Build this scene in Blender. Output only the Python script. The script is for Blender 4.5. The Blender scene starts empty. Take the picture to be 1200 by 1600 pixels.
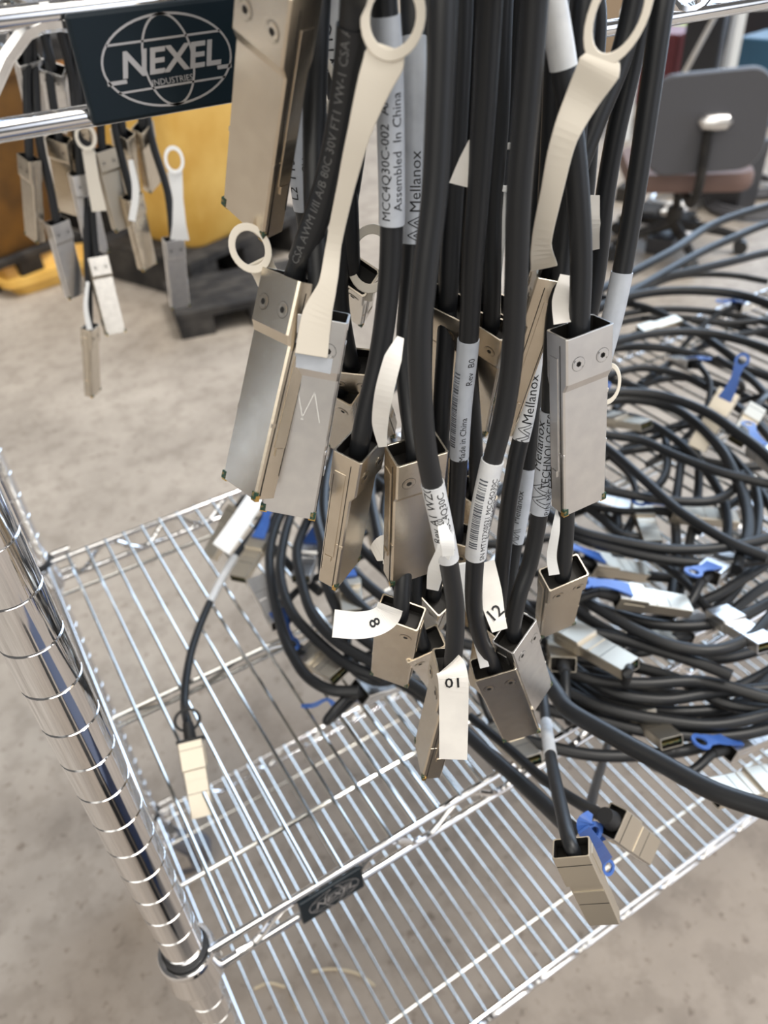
import bpy, bmesh, math, random
from mathutils import Vector as V, Matrix
random.seed(7)
sc = bpy.context.scene
col = sc.collection
PI = math.pi

# ------------------------------------------------------------------ camera, world, light, exposure
F = 1218.0                       # focal length in pixels of the 1200x1600 frame
CAM_Z = 1.13
def nrm(a):
    l = math.sqrt(sum(x*x for x in a)); return tuple(x/l for x in a)
def dot(a, b): return sum(x*y for x, y in zip(a, b))
n_ = nrm((108, 1535, F))         # straight down, in camera axes (right, down, forward)
u_ = (2719, -1135, F); k = dot(u_, n_); u_ = nrm(tuple(a-k*b for a, b in zip(u_, n_)))
a_ = (u_[1]*n_[2]-u_[2]*n_[1], u_[2]*n_[0]-u_[0]*n_[2], u_[0]*n_[1]-u_[1]*n_[0])
CR = V((u_[0], a_[0], -n_[0])); CD = V((u_[1], a_[1], -n_[1])); CF = V((u_[2], a_[2], -n_[2]))
cd = bpy.data.cameras.new('camera'); cam = bpy.data.objects.new('camera', cd); col.objects.link(cam)
cam.matrix_world = Matrix(((CR.x, -CD.x, -CF.x, 0), (CR.y, -CD.y, -CF.y, 0), (CR.z, -CD.z, -CF.z, CAM_Z), (0, 0, 0, 1)))
cd.sensor_fit = 'VERTICAL'; cd.sensor_height = 36; cd.sensor_width = 27; cd.lens = 36*F/1600
cd.clip_start = 0.01; cd.clip_end = 100
cd.dof.use_dof = True; cd.dof.focus_distance = 0.29; cd.dof.aperture_fstop = 12
sc.camera = cam
sc.view_settings.view_transform = 'Standard'; sc.view_settings.look = 'None'
sc.view_settings.gamma = 1; sc.view_settings.use_curve_mapping = False
sc.view_settings.exposure = 0.08

w = bpy.data.worlds.new('world'); sc.world = w; w.use_nodes = True
nt = w.node_tree; nt.nodes.clear()
def N(t, **kw):
    x = nt.nodes.new(t)
    for a, b in kw.items(): setattr(x, a, b)
    return x
wo = N('ShaderNodeOutputWorld'); bg = N('ShaderNodeBackground'); nt.links.new(bg.outputs[0], wo.inputs[0])
tc = N('ShaderNodeTexCoord')
def lobe(d, lo, hi, rgb):
    dp = N('ShaderNodeVectorMath', operation='DOT_PRODUCT'); nt.links.new(tc.outputs['Generated'], dp.inputs[0])
    dp.inputs[1].default_value = V(d).normalized()
    mr = N('ShaderNodeMapRange', interpolation_type='SMOOTHSTEP'); mr.inputs['From Min'].default_value = lo; mr.inputs['From Max'].default_value = hi
    nt.links.new(dp.outputs['Value'], mr.inputs['Value'])
    vm = N('ShaderNodeVectorMath', operation='SCALE'); vm.inputs[0].default_value = rgb; nt.links.new(mr.outputs[0], vm.inputs['Scale'])
    return vm.outputs[0]
def addv(a, b):
    x = N('ShaderNodeVectorMath', operation='ADD'); nt.links.new(a, x.inputs[0]); nt.links.new(b, x.inputs[1]); return x.outputs[0]
base = N('ShaderNodeCombineXYZ'); base.inputs[0].default_value = .13; base.inputs[1].default_value = .125; base.inputs[2].default_value = .12
s = base.outputs[0]
for L in [((.95, .45, .16), .76, .90, (3.2, 4.1, 5.3)),        # open bay door, right rear
          ((.15, -.30, 1), .86, .95, (3.6, 3.4, 3.1)),        # skylight overhead
          ((-.75, -.65, .55), .84, .96, (2.4, 2.3, 2.1)),    # windows behind to the left
          ((.55, -.9, .25), .88, .96, (1.6, 1.7, 1.9))]:
    s = addv(s, lobe(*L))
nt.links.new(s, bg.inputs['Color']); bg.inputs['Strength'].default_value = 1.0
sd = bpy.data.lights.new('daylight', 'SUN'); sd.energy = 1.2; sd.angle = math.radians(9); sd.color = (1, .97, .92)
sun = bpy.data.objects.new('daylight', sd); col.objects.link(sun)
sun.rotation_euler = V((.25, -.35, 1)).to_track_quat('Z', 'Y').to_euler()

# ------------------------------------------------------------------ pixel <-> place helpers
def ray(px, py):
    return CR*((px-600)/F) + CD*((py-800)/F) + CF
CAM = V((0, 0, CAM_Z))
def W(px, py, Y=None, Z=None, z=None):
    r = ray(px, py)
    t = z if z is not None else (Y/r.y if Y is not None else (Z-CAM_Z)/r.z)
    return CAM + r*t

# ------------------------------------------------------------------ materials
def mat(name, rgb, rough=.5, metal=0., bump=None, trans=0., spec=.5, noise=None, coat=0., aniso=0.):
    m = bpy.data.materials.new(name); m.use_nodes = True
    t = m.node_tree; b = t.nodes['Principled BSDF']
    b.inputs['Base Color'].default_value = (*rgb, 1); b.inputs['Roughness'].default_value = rough
    b.inputs['Metallic'].default_value = metal; b.inputs['Specular IOR Level'].default_value = spec
    b.inputs['Coat Weight'].default_value = coat
    if trans: b.inputs['Transmission Weight'].default_value = trans
    tcx = t.nodes.new('ShaderNodeTexCoord')
    if noise:      # (scale, rgb2, lo, hi)
        nz = t.nodes.new('ShaderNodeTexNoise'); nz.inputs['Scale'].default_value = noise[0]; nz.inputs['Detail'].default_value = 6
        t.links.new(tcx.outputs['Object'], nz.inputs['Vector'])
        r = t.nodes.new('ShaderNodeValToRGB'); r.color_ramp.elements[0].position = noise[2]; r.color_ramp.elements[1].position = noise[3]
        r.color_ramp.elements[0].color = (*noise[1], 1); r.color_ramp.elements[1].color = (*rgb, 1)
        t.links.new(nz.outputs['Fac'], r.inputs['Fac']); t.links.new(r.outputs[0], b.inputs['Base Color'])
    if bump:
        nb = t.nodes.new('ShaderNodeTexNoise'); nb.inputs['Scale'].default_value = bump[0]; nb.inputs['Detail'].default_value = 3
        t.links.new(tcx.outputs['Object'], nb.inputs['Vector'])
        bp = t.nodes.new('ShaderNodeBump'); bp.inputs['Strength'].default_value = bump[1]; bp.inputs['Distance'].default_value = bump[2]
        t.links.new(nb.outputs['Fac'], bp.inputs['Height']); t.links.new(bp.outputs[0], b.inputs['Normal'])
    return m
M = {}
M['chrome'] = mat('chrome', (.80, .80, .81), .07, 1, bump=(60, .05, .001))
M['wire'] = mat('bright_wire', (.64, .64, .62), .16, 1)
M['nickel'] = mat('nickel_shell', (.75, .67, .55), .27, 1, noise=(140, (.69, .61, .50), .35, .65), bump=(500, .12, .0002))
M['steel'] = mat('steel_shell', (.82, .81, .80), .3, 1, noise=(140, (.75, .74, .74), .35, .65), bump=(500, .12, .0002))
M['gold'] = mat('gold_shell', (.70, .64, .54), .38, 1, bump=(500, .1, .0002))
M['dark'] = mat('dark_inside', (.02, .018, .016), .5, .3)
M['cable'] = mat('black_jacket', (.012, .013, .015), .42, 0, spec=.45, bump=(900, .08, .0002))
M['cream'] = mat('cream_plastic', (.78, .72, .62), .4, 0, spec=.4)
M['whitep'] = mat('white_plastic', (.86, .86, .85), .35)
M['paper'] = mat('paper_label', (.84, .81, .76), .55, noise=(90, (.76, .73, .69), .3, .6))
M['sleeve'] = mat('grey_label_film', (.50, .53, .58), .3, 0, noise=(200, (.44, .47, .52), .3, .6))
M['sleevew'] = mat('white_label_film', (.68, .69, .70), .35, 0, noise=(200, (.6, .61, .63), .3, .6))
M['blue'] = mat('blue_plastic', (.05, .14, .46), .38, noise=(60, (.035, .10, .36), .3, .7))
M['deepblue'] = mat('deep_blue_label', (.05, .03, .42), .4)
M['ink'] = mat('ink', (.01, .01, .012), .6)
M['greyink'] = mat('grey_ink', (.10, .11, .13), .6)
M['faint'] = mat('faint_print', (.13, .13, .13), .5)
M['etch'] = mat('etched_mark', (.75, .74, .72), .55, .6)
M['plate'] = mat('navy_plate', (.001, .008, .014), .4, 0, spec=.35)
M['silverprint'] = mat('silver_print', (.55, .53, .52), .35, .7)
M['pcb'] = mat('green_circuit', (.010, .05, .03), .4, noise=(900, (.2, .15, .06), .42, .5))
M['goldpin'] = mat('gold_contact', (.7, .45, .15), .3, 1)
M['rubber'] = mat('black_rubber', (.015, .015, .016), .6)
M['caster'] = mat('grey_caster_tread', (.10, .10, .115), .55)
M['yellow'] = mat('yellow_bin', (.80, .52, .14), .45, noise=(7, (.62, .34, .06), .3, .7))
M['orange'] = mat('orange_bin', (.40, .17, .025), .5, noise=(9, (.25, .10, .02), .3, .7))
M['blackp'] = mat('black_pallet', (.010, .009, .009), .85, noise=(12, (.05, .045, .04), .3, .6))
M['box'] = mat('beige_box', (.55, .5, .42), .6)
M['darkbox'] = mat('dark_box', (.03, .03, .035), .5)
M['seat'] = mat('grey_vinyl', (.075, .075, .085), .55, bump=(60, .2, .004))
M['seatc'] = mat('brown_cushion', (.16, .10, .085), .7)
M['whitemetal'] = mat('white_painted_metal', (.8, .84, .88), .3)
M['bluegrey'] = mat('teal_bin', (.03, .10, .18), .5)
M['navy'] = mat('navy_plastic', (.02, .04, .10), .4)
M['amber'] = mat('amber_bin', (.20, .095, .02), .5, noise=(9, (.10, .05, .015), .3, .7))
M['red'] = mat('red_plastic', (.16, .03, .04), .5)
M['green'] = mat('green_plastic', (.35, .45, .12), .5)
M['tan'] = mat('cardboard', (.45, .34, .24), .7)
M['straw'] = mat('straw', (.62, .52, .36), .6)
M['wall'] = mat('painted_block', (.35, .36, .38), .8, noise=(1.5, (.28, .28, .3), .3, .7))

def concrete():
    m = bpy.data.materials.new('concrete'); m.use_nodes = True; t = m.node_tree; b = t.nodes['Principled BSDF']
    c = t.nodes.new('ShaderNodeTexCoord')
    def nz(sc_, det, lo, hi, c0, c1):
        a = t.nodes.new('ShaderNodeTexNoise'); a.inputs['Scale'].default_value = sc_; a.inputs['Detail'].default_value = det; a.inputs['Roughness'].default_value = .62
        t.links.new(c.outputs['Object'], a.inputs['Vector'])
        r = t.nodes.new('ShaderNodeValToRGB'); r.color_ramp.elements[0].position = lo; r.color_ramp.elements[1].position = hi
        r.color_ramp.elements[0].color = (*c0, 1); r.color_ramp.elements[1].color = (*c1, 1)
        t.links.new(a.outputs['Fac'], r.inputs['Fac']); return r.outputs[0]
    a = nz(2.6, 9, .35, .66, (.29, .255, .22), (.43, .385, .335))
    d = nz(17, 5, .40, .52, (.84, .83, .82), (1, 1, 1))
    e = nz(55, 3, .30, .40, (.62, .58, .55), (1, 1, 1))
    def mul(x, y):
        mx = t.nodes.new('ShaderNodeMix'); mx.data_type = 'RGBA'; mx.blend_type = 'MULTIPLY'; mx.inputs[0].default_value = 1
        t.links.new(x, mx.inputs[6]); t.links.new(y, mx.inputs[7]); return mx.outputs[2]
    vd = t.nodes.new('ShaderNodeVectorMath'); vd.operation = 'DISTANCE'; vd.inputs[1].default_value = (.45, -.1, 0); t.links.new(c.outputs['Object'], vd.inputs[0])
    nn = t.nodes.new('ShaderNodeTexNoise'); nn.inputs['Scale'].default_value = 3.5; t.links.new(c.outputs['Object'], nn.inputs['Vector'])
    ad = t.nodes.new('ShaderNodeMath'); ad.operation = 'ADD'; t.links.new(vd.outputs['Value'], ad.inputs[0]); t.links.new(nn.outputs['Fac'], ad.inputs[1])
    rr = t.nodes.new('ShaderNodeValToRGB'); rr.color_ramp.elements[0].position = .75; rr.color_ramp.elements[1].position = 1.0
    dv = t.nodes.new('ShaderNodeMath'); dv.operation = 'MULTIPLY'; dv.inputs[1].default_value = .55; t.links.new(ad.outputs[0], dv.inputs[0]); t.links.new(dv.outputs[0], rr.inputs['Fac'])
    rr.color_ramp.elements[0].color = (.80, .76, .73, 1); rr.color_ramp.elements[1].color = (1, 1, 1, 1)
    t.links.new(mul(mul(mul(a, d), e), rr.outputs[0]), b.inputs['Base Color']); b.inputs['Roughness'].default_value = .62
    n2 = t.nodes.new('ShaderNodeTexNoise'); n2.inputs['Scale'].default_value = 30; n2.inputs['Detail'].default_value = 8
    t.links.new(c.outputs['Object'], n2.inputs['Vector'])
    bp = t.nodes.new('ShaderNodeBump'); bp.inputs['Strength'].default_value = .25; bp.inputs['Distance'].default_value = .003
    t.links.new(n2.outputs['Fac'], bp.inputs['Height']); t.links.new(bp.outputs[0], b.inputs['Normal'])
    return m
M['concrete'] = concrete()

# ------------------------------------------------------------------ mesh helpers
class MB:
    """collects shapes (world coordinates) and links them as one mesh object"""
    def __init__(s): s.v = []; s.f = []; s.mi = []; s.mats = []
    def _m(s, m):
        if m not in s.mats: s.mats.append(m)
        return s.mats.index(m)
    def add(s, vs, fs, m):
        o = len(s.v); s.v += [V(x) for x in vs]; k = s._m(m)
        for f in fs: s.f.append(tuple(o+i for i in f)); s.mi.append(k)
    def box(s, c, h, m, X=V((1, 0, 0)), Y=V((0, 1, 0)), Z=V((0, 0, 1)), top=1.):
        c = V(c); vs = []
        for dz, k in ((-1, 1.), (1, top)):
            for dx, dy in ((-1, -1), (1, -1), (1, 1), (-1, 1)):
                vs.append(c + X*(dx*h[0]*k) + Y*(dy*h[1]*k) + Z*(dz*h[2]))
        s.add(vs, [(3, 2, 1, 0), (4, 5, 6, 7), (0, 1, 5, 4), (1, 2, 6, 5), (2, 3, 7, 6), (3, 0, 4, 7)], m)
    def tube(s, pts, r, m, n=10, caps=True, frames=None, ry=None):
        pts = [V(p) for p in pts]; rs = r if isinstance(r, (list, tuple)) else [r]*len(pts)
        fr = frames or rmf(pts); vs = []
        for (T, A, B), p, rr in zip(fr, pts, rs):
            r2 = rr if ry is None else ry
            for i in range(n):
                a = 2*PI*i/n; vs.append(p + A*(rr*math.cos(a)) + B*(r2*math.sin(a)))
        fs = []
        for j in range(len(pts)-1):
            for i in range(n):
                k = (i+1) % n; fs.append((j*n+i, j*n+k, (j+1)*n+k, (j+1)*n+i))
        if caps: fs.append(tuple(reversed(range(n)))); fs.append(tuple((len(pts)-1)*n+i for i in range(n)))
        s.add(vs, fs, m)
    def ribbon(s, pts, wid, thick, m, wvec=None):
        """flat strap along pts, width wid (float or list), thickness thick"""
        pts = [V(p) for p in pts]; k = len(pts); ws = wid if isinstance(wid, (list, tuple)) else [wid]*k
        if len(ws) != k: ws = [lerp_list(ws, i/(k-1)) for i in range(k)]
        vs = []
        for i, p in enumerate(pts):
            T = (pts[min(i+1, k-1)]-pts[max(i-1, 0)]).normalized()
            c = (CAM-p).normalized() if wvec is None else None
            B = (wvec - T*T.dot(wvec)).normalized() if wvec is not None else T.cross(c).normalized()
            Nn = B.cross(T).normalized(); h = ws[i]/2
            for a, b in ((-h, -.5), (h, -.5), (h, .5), (-h, .5)): vs.append(p+B*a+Nn*(b*thick))
        fs = []
        for j in range(k-1):
            for i in range(4):
                q = (i+1) % 4; fs.append((j*4+i, j*4+q, (j+1)*4+q, (j+1)*4+i))
        fs += [(3, 2, 1, 0), tuple((k-1)*4+i for i in range(4))]
        s.add(vs, fs, m)
    def ring(s, c, A, B, ra, rb, wid, thick, m, n=28):
        """flat elliptical ring in plane A,B"""
        Nn = A.cross(B).normalized(); vs = []
        for i in range(n):
            t = 2*PI*i/n; d = A*(math.cos(t)*ra)+B*(math.sin(t)*rb); e = d*(1-wid/((ra+rb)/2)) 
            for q, z in ((d, -.5), (d, .5), (e, .5), (e, -.5)): vs.append(c+q+Nn*(z*thick))
        fs = []
        for j in range(n):
            k = (j+1) % n
            for i in range(4):
                q = (i+1) % 4; fs.append((j*4+i, j*4+q, k*4+q, k*4+i))
        s.add(vs, fs, m)
    def build(s, name, parent=None, smooth=False, origin=None, local=False, bevel=0):
        o0 = V((0, 0, 0)) if local else (V(origin) if origin is not None else (parent.location.copy() if parent is not None else V((0, 0, 0))))
        me = bpy.data.meshes.new(name); me.from_pydata([v-o0 for v in s.v], [], s.f)
        for m in s.mats: me.materials.append(M[m])
        me.polygons.foreach_set('material_index', s.mi)
        if smooth:
            me.polygons.foreach_set('use_smooth', [True]*len(me.polygons))
            if hasattr(me, 'set_sharp_from_angle'): me.set_sharp_from_angle(angle=math.radians(40))
        me.update()
        o = bpy.data.objects.new(name, me); col.objects.link(o)
        if parent is not None: o.parent = parent
        elif origin is not None: o.location = origin
        if bevel:
            b = o.modifiers.new('bevel', 'BEVEL'); b.width = bevel; b.segments = 2; b.limit_method = 'ANGLE'; b.angle_limit = math.radians(35)
        return o
def lerp_list(l, t):
    x = t*(len(l)-1); i = min(int(x), len(l)-2); return l[i]*(1-(x-i)) + l[i+1]*(x-i)
def rmf(pts, ref=None):
    k = len(pts); out = []; A = None
    for i in range(k):
        T = (pts[min(i+1, k-1)]-pts[max(i-1, 0)]); T = T.normalized() if T.length > 1e-9 else V((0, 0, 1))
        if A is None:
            A = T.orthogonal().normalized() if ref is None else (ref - T*T.dot(ref)).normalized()
        else:
            A = (A - T*T.dot(A)); A = A.normalized() if A.length > 1e-6 else T.orthogonal().normalized()
        out.append((T, A, T.cross(A)))
    return out
def smooth_path(P, n=7):
    P = [V(p) for p in P]
    if len(P) < 3: return [P[0].lerp(P[-1], i/n) for i in range(n+1)]
    out = []
    for i in range(len(P)-1):
        p1, p2 = P[i], P[i+1]
        p0 = P[i-1] if i else p1*2-p2
        p3 = P[i+2] if i+2 < len(P) else p2*2-p1
        d = max((p2-p1).length, 1e-6)
        d0 = max((p1-p0).length, 1e-6); d2 = max((p3-p2).length, 1e-6)
        a, b, c = d0**.5, d**.5, d2**.5      # centripetal Catmull-Rom
        m1 = (p1-p0)/a - (p2-p0)/(a+b) + (p2-p1)/b
        m2 = (p2-p1)/b - (p3-p1)/(b+c) + (p3-p2)/c
        m1 *= b; m2 *= b
        for j in range(n):
            t = j/n; t2 = t*t; t3 = t2*t
            out.append(p1*(2*t3-3*t2+1)+m1*(t3-2*t2+t)+p2*(-2*t3+3*t2)+m2*(t3-t2))
    out.append(P[-1]); return out
def empty(name, loc, label=None, cat=None, group=None, kind=None):
    o = bpy.data.objects.new(name, None); col.objects.link(o); o.location = loc; o.empty_display_size = .02
    tag(o, label, cat, group, kind); return o
def tag(o, label=None, cat=None, group=None, kind=None):
    for k, x in (('label', label), ('category', cat), ('group', group), ('kind', kind)):
        if x: o[k] = x
    return o
_tx = {}
def text_geo(s, size, shear=0., bold=0.):
    key = (s, size, shear, bold)
    if key not in _tx:
        cu = bpy.data.curves.new('t', 'FONT'); cu.body = s; cu.size = size; cu.shear = shear; cu.offset = bold
        cu.resolution_u = 2; cu.fill_mode = 'FRONT'; cu.align_x = 'CENTER'; cu.align_y = 'CENTER'
        ob = bpy.data.objects.new('t', cu); col.objects.link(ob)
        dg = bpy.context.evaluated_depsgraph_get(); me = bpy.data.meshes.new_from_object(ob.evaluated_get(dg))
        bm = bmesh.new(); bm.from_mesh(me); bmesh.ops.triangulate(bm, faces=bm.faces[:]); ys = [v.co.y for v in bm.verts]; y = min(ys)+.00035
        while y < max(ys):
            bmesh.ops.bisect_plane(bm, geom=bm.verts[:]+bm.edges[:]+bm.faces[:], plane_co=(0, y, 0), plane_no=(0, 1, 0), dist=1e-7); y += .00045
        bmesh.ops.triangulate(bm, faces=bm.faces[:]); bm.verts.index_update()
        _tx[key] = ([tuple(v.co) for v in bm.verts], [tuple(v.index for v in f.verts) for f in bm.faces]); bm.free()
        bpy.data.objects.remove(ob); bpy.data.meshes.remove(me)
    return _tx[key]

# ------------------------------------------------------------------ room
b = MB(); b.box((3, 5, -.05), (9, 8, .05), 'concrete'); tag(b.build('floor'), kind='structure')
b = MB(); b.box((3, 11, 2.2), (9, .1, 2.2), 'wall'); tag(b.build('wall_back'), kind='structure')

# ------------------------------------------------------------------ wire shelving unit
XL, XR, YF, YB = -.02, 1.20, .262, .70
SH = {'top': CAM_Z-.02, 'middle': CAM_Z-.515, 'bottom': CAM_Z-.985, 'upper': CAM_Z+.36}
rack = empty('wire_shelving_unit', (XL, YF, 0), 'tall chrome wire shelving unit with grooved posts standing on the concrete floor', 'shelving')
def lathe(b, x, y, prof, m, n=28):
    b.tube([(x, y, z) for r, z in prof], [r for r, z in prof], m, n=n, frames=[(V((0, 0, 1)), V((1, 0, 0)), V((0, 1, 0)))]*len(prof))
def post(x, y):
    b = MB(); prof = [(.0127, .10)]; z = SH['middle'] + .0254*0.5 - .0254*40
    while z < 1.62:
        if z > .11: prof += [(.0127, z-.0008), (.0119, z-.0003), (.0119, z+.0003), (.0127, z+.0008)]
        z += .0254
    prof += [(.0127, 1.62), (.011, 1.63)]
    lathe(b, x, y, prof, 'chrome'); o = b.build('post', rack, smooth=True)
    for zs in SH.values():          # black clip sleeve and collar at each shelf
        b = MB(); lathe(b, x, y, [(.0128, zs-.022), (.0150, zs-.022), (.0142, zs+.006), (.0128, zs+.006)], 'rubber'); b.build('clip_sleeve', o, smooth=True, origin=rack.location)
for x in (XL, XR):
    for y in (YF, YB): post(x, y)
# casters
for x in (XL, XR):
    for y in (YF, YB):
        b = MB(); lathe(b, x, y, [(.008, .085), (.012, .09), (.012, .11)], 'chrome'); c = b.build('caster', rack, smooth=True)
        cx, cy, r = x+.020, y-.012, .042
        b = MB(); A = V((.94, -.35, 0)); B = V((.35, .94, 0))
        b.tube([V((cx, cy, r+.001))-B*.014, V((cx, cy, r+.001))-B*.011, V((cx, cy, r+.001))+B*.011, V((cx, cy, r+.001))+B*.014], [r-.004, r, r, r-.004], 'caster', n=28); b.build('wheel', c, smooth=True, origin=rack.location)
        b = MB()
        for sgn in (-1, 1): b.ribbon([V((x, y, .088))+B*.018*sgn, V((cx, cy, .055))+B*.018*sgn, V((cx, cy, .030))+B*.018*sgn], .026, .002, 'chrome', wvec=A)
        b.box((x+.004, y-.003, .088), (.02, .02, .002), 'chrome'); b.build('fork', c, origin=rack.location)
def zigzag(b, P, Q, dz, r, pitch, m='chrome', ph=0):
    n = max(2, int((Q-P).length/(pitch/2))); Q = P+(Q-P).normalized()*(n*pitch/2); pts = []
    for i in range(n+1):
        p = P.lerp(Q, i/n); lo = (i+ph) % 2
        T = (Q-P).normalized()*pitch*.10
        z = V((0, 0, -dz if lo else 0)); pts += [p-T+z, p+T+z]
    b.tube(smooth_path(pts, 3), r, m, n=8)
def shelf(zs, name_plate, first):
    s = bpy.data.objects.new('wire_shelf', None); col.objects.link(s); s.parent = rack
    R = .0030
    cor = .012
    b = MB()
    yf, yb, xl, xr = YF-.008, YB-.004, XL+.012, XR-.012
    for y, sg in ((yf, -1), (yb, 1)):
        for dz in (0, -.025):
            b.tube([(xl, y, zs+dz), (xr, y, zs+dz)], R, 'chrome', n=12)
        zigzag(b, V((.0145, y, zs-.003)), V((xr-.01, y, zs-.003)), .019, .0025, .070, ph=1)
    for x in (xl-.004, xr+.004):
        for dz in (0, -.025): b.tube([(x, yf+.01, zs+dz), (x, yb-.01, zs+dz)], R, 'chrome', n=12)
        zigzag(b, V((x, yf+.03, zs-.003)), V((x, yb-.03, zs-.003)), .019, .0022, .0588)
    b.build('rim', s, smooth=True, origin=rack.location)
    b = MB(); x = .0100; i = 0
    while x < xr-.006:
        b.tube([(x, yf-.001, zs+.0022), (x, yb+.001, zs+.0022)], .0016, 'wire', n=8); x += .0196
    b.build('deck_wires', s, smooth=True, origin=rack.location)
    b = MB()
    for y in (.304, .642): b.tube([(xl, y, zs-.0012), (xr, y, zs-.0012)], .0020, 'wire', n=8)
    for dz in (-.0015, -.013): b.tube([(xl, .468, zs+dz), (xr, .468, zs+dz)], .0022, 'wire', n=8)
    zigzag(b, V((xl, .468, zs-.003)), V((xr, .468, zs-.003)), .010, .0018, .12, 'wire')
    b.build('support_truss', s, smooth=True, origin=rack.location)
    for x in (XL, XR):
        for y in (YF, YB):
            b = MB(); lathe(b, x, y, [(.0146, zs-.030), (.0185, zs-.030), (.0190, zs-.026), (.0175, zs-.004), (.0182, zs), (.0172, zs+.002), (.0150, zs+.002), (.0150, zs-.004)], 'chrome')
            sx = 1 if x == XL else -1; sy = 1 if y == YF else -1
            for dz in (0, -.025):
                b.tube([(x+sx*.016, y-sy*.008, zs+dz), (x+sx*.034, y-sy*.008, zs+dz)], .0036, 'chrome', n=10)
            b.build('collar', s, smooth=True, origin=rack.location)
    if name_plate:
        x0, x1 = .0525, .1005; zc = zs-.0135; h = .0135; y0 = yf-.0034
        b = MB(); b.box(((x0+x1)/2, y0-.0012, zc), ((x1-x0)/2, .0016, h), 'plate'); pl = b.build('name_plate', rack, bevel=.0011)
        b = MB(); y = y0-.0029-.00006
        C = V(((x0+x1)/2+.0010, y, zc)); X = V((1, 0, 0)); Z = V((0, 0, 1)); yv = V((0, -1, 0))
        def seg(pts, wd=.00055):
            P = [C+X*p[0]+Z*p[1] for p in pts]; vs = []; k = len(P)
            for i, p in enumerate(P):
                T = (P[min(i+1, k-1)]-P[max(i-1, 0)]).normalized(); B = T.cross(yv)*(wd/2); vs += [p+B, p-B]
            b.add(vs, [(2*i, 2*i+1, 2*i+3, 2*i+2) for i in range(k-1)], 'silverprint')
        def ell(rx, rz, cx=0., n=48, wd=.0006, a0=0, a1=2*PI): seg([(cx+rx*math.cos(a0+(a1-a0)*i/n), rz*math.sin(a0+(a1-a0)*i/n)) for i in range(n+1)], wd)
        ell(.0188, .0112); ell(.0072, .0112)
        seg([(-.0165, .0054), (.0165, .0054)]); seg([(-.0160, -.0062), (.0160, -.0062)])
        seg([(-.0185, -.0036), (-.0130, -.0036)], .0010); seg([(.0140, -.0036), (.0184, -.0036)], .0010)
        vs, fs = text_geo('NEXEL', .0088, .22, .00022)
        xs = [v[0] for v in vs]; wd = max(xs)-min(xs); k = .0295/wd
        b.add([C+X*(v[0]*k+.0004)+Z*(v[1]*1.0-.0000)+yv*.00004 for v in vs], fs, 'silverprint')
        vs, fs = text_geo('INDUSTRIES', .0022)
        b.add([C+X*(v[0]*1.05)+Z*(v[1]-.0050)+yv*.00004 for v in vs], fs, 'silverprint')
        b.build('emblem', pl, origin=rack.location)
shelf(SH['top'], True, False); shelf(SH['middle'], True, False); shelf(SH['bottom'], False, False); shelf(SH['upper'], False, False)

# ------------------------------------------------------------------ connector prototypes (local: +Z to the tip, X wide, +Y normal of the wide face)
def shell(prof, m, cap_tip=True):
    """prof: list of (z, hw, y_front, y_back); open mouth at both ends with thin walls"""
    b = MB(); ch = .0006
    def loop(z, hw, yf, yb):
        return [V((-hw+ch, yf, z)), V((hw-ch, yf, z)), V((hw, yf-ch, z)), V((hw, yb+ch, z)), V((hw-ch, yb, z)), V((-hw+ch, yb, z)), V((-hw, yb+ch, z)), V((-hw, yf-ch, z))]
    L = []
    z0, hw, yf, yb = prof[0]; t = .0007
    inner0 = [(z0+.006, hw-t, yf-t, yb+t), (z0, hw-t, yf-t, yb+t)]
    z1, hw1, yf1, yb1 = prof[-1]
    inner1 = [(z1, hw1-t, yf1-t, yb1+t), (z1-.006, hw1-t, yf1-t, yb1+t)]
    seq = inner0+list(prof)+inner1; vs = []; n = 8
    for q in seq: vs += loop(*q)
    k = len(seq)
    for j in range(k-1):
        fs = []
        for i in range(n):
            q = (i+1) % n; fs.append((j*n+i, (j+1)*n+i, (j+1)*n+q, j*n+q))
        mm = 'dark' if j == 0 or j == k-2 else m
        b.add([], [], mm); kk = b._m(mm)
        for f in fs: b.f.append(f); b.mi.append(kk)
    b.v = vs
    kk = b._m('dark'); b.f.append(tuple(range(n))); b.mi.append(kk)
    b.f.append(tuple(reversed([(k-1)*n+i for i in range(n)]))); b.mi.append(kk)
    return b
PROTO = {}
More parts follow.
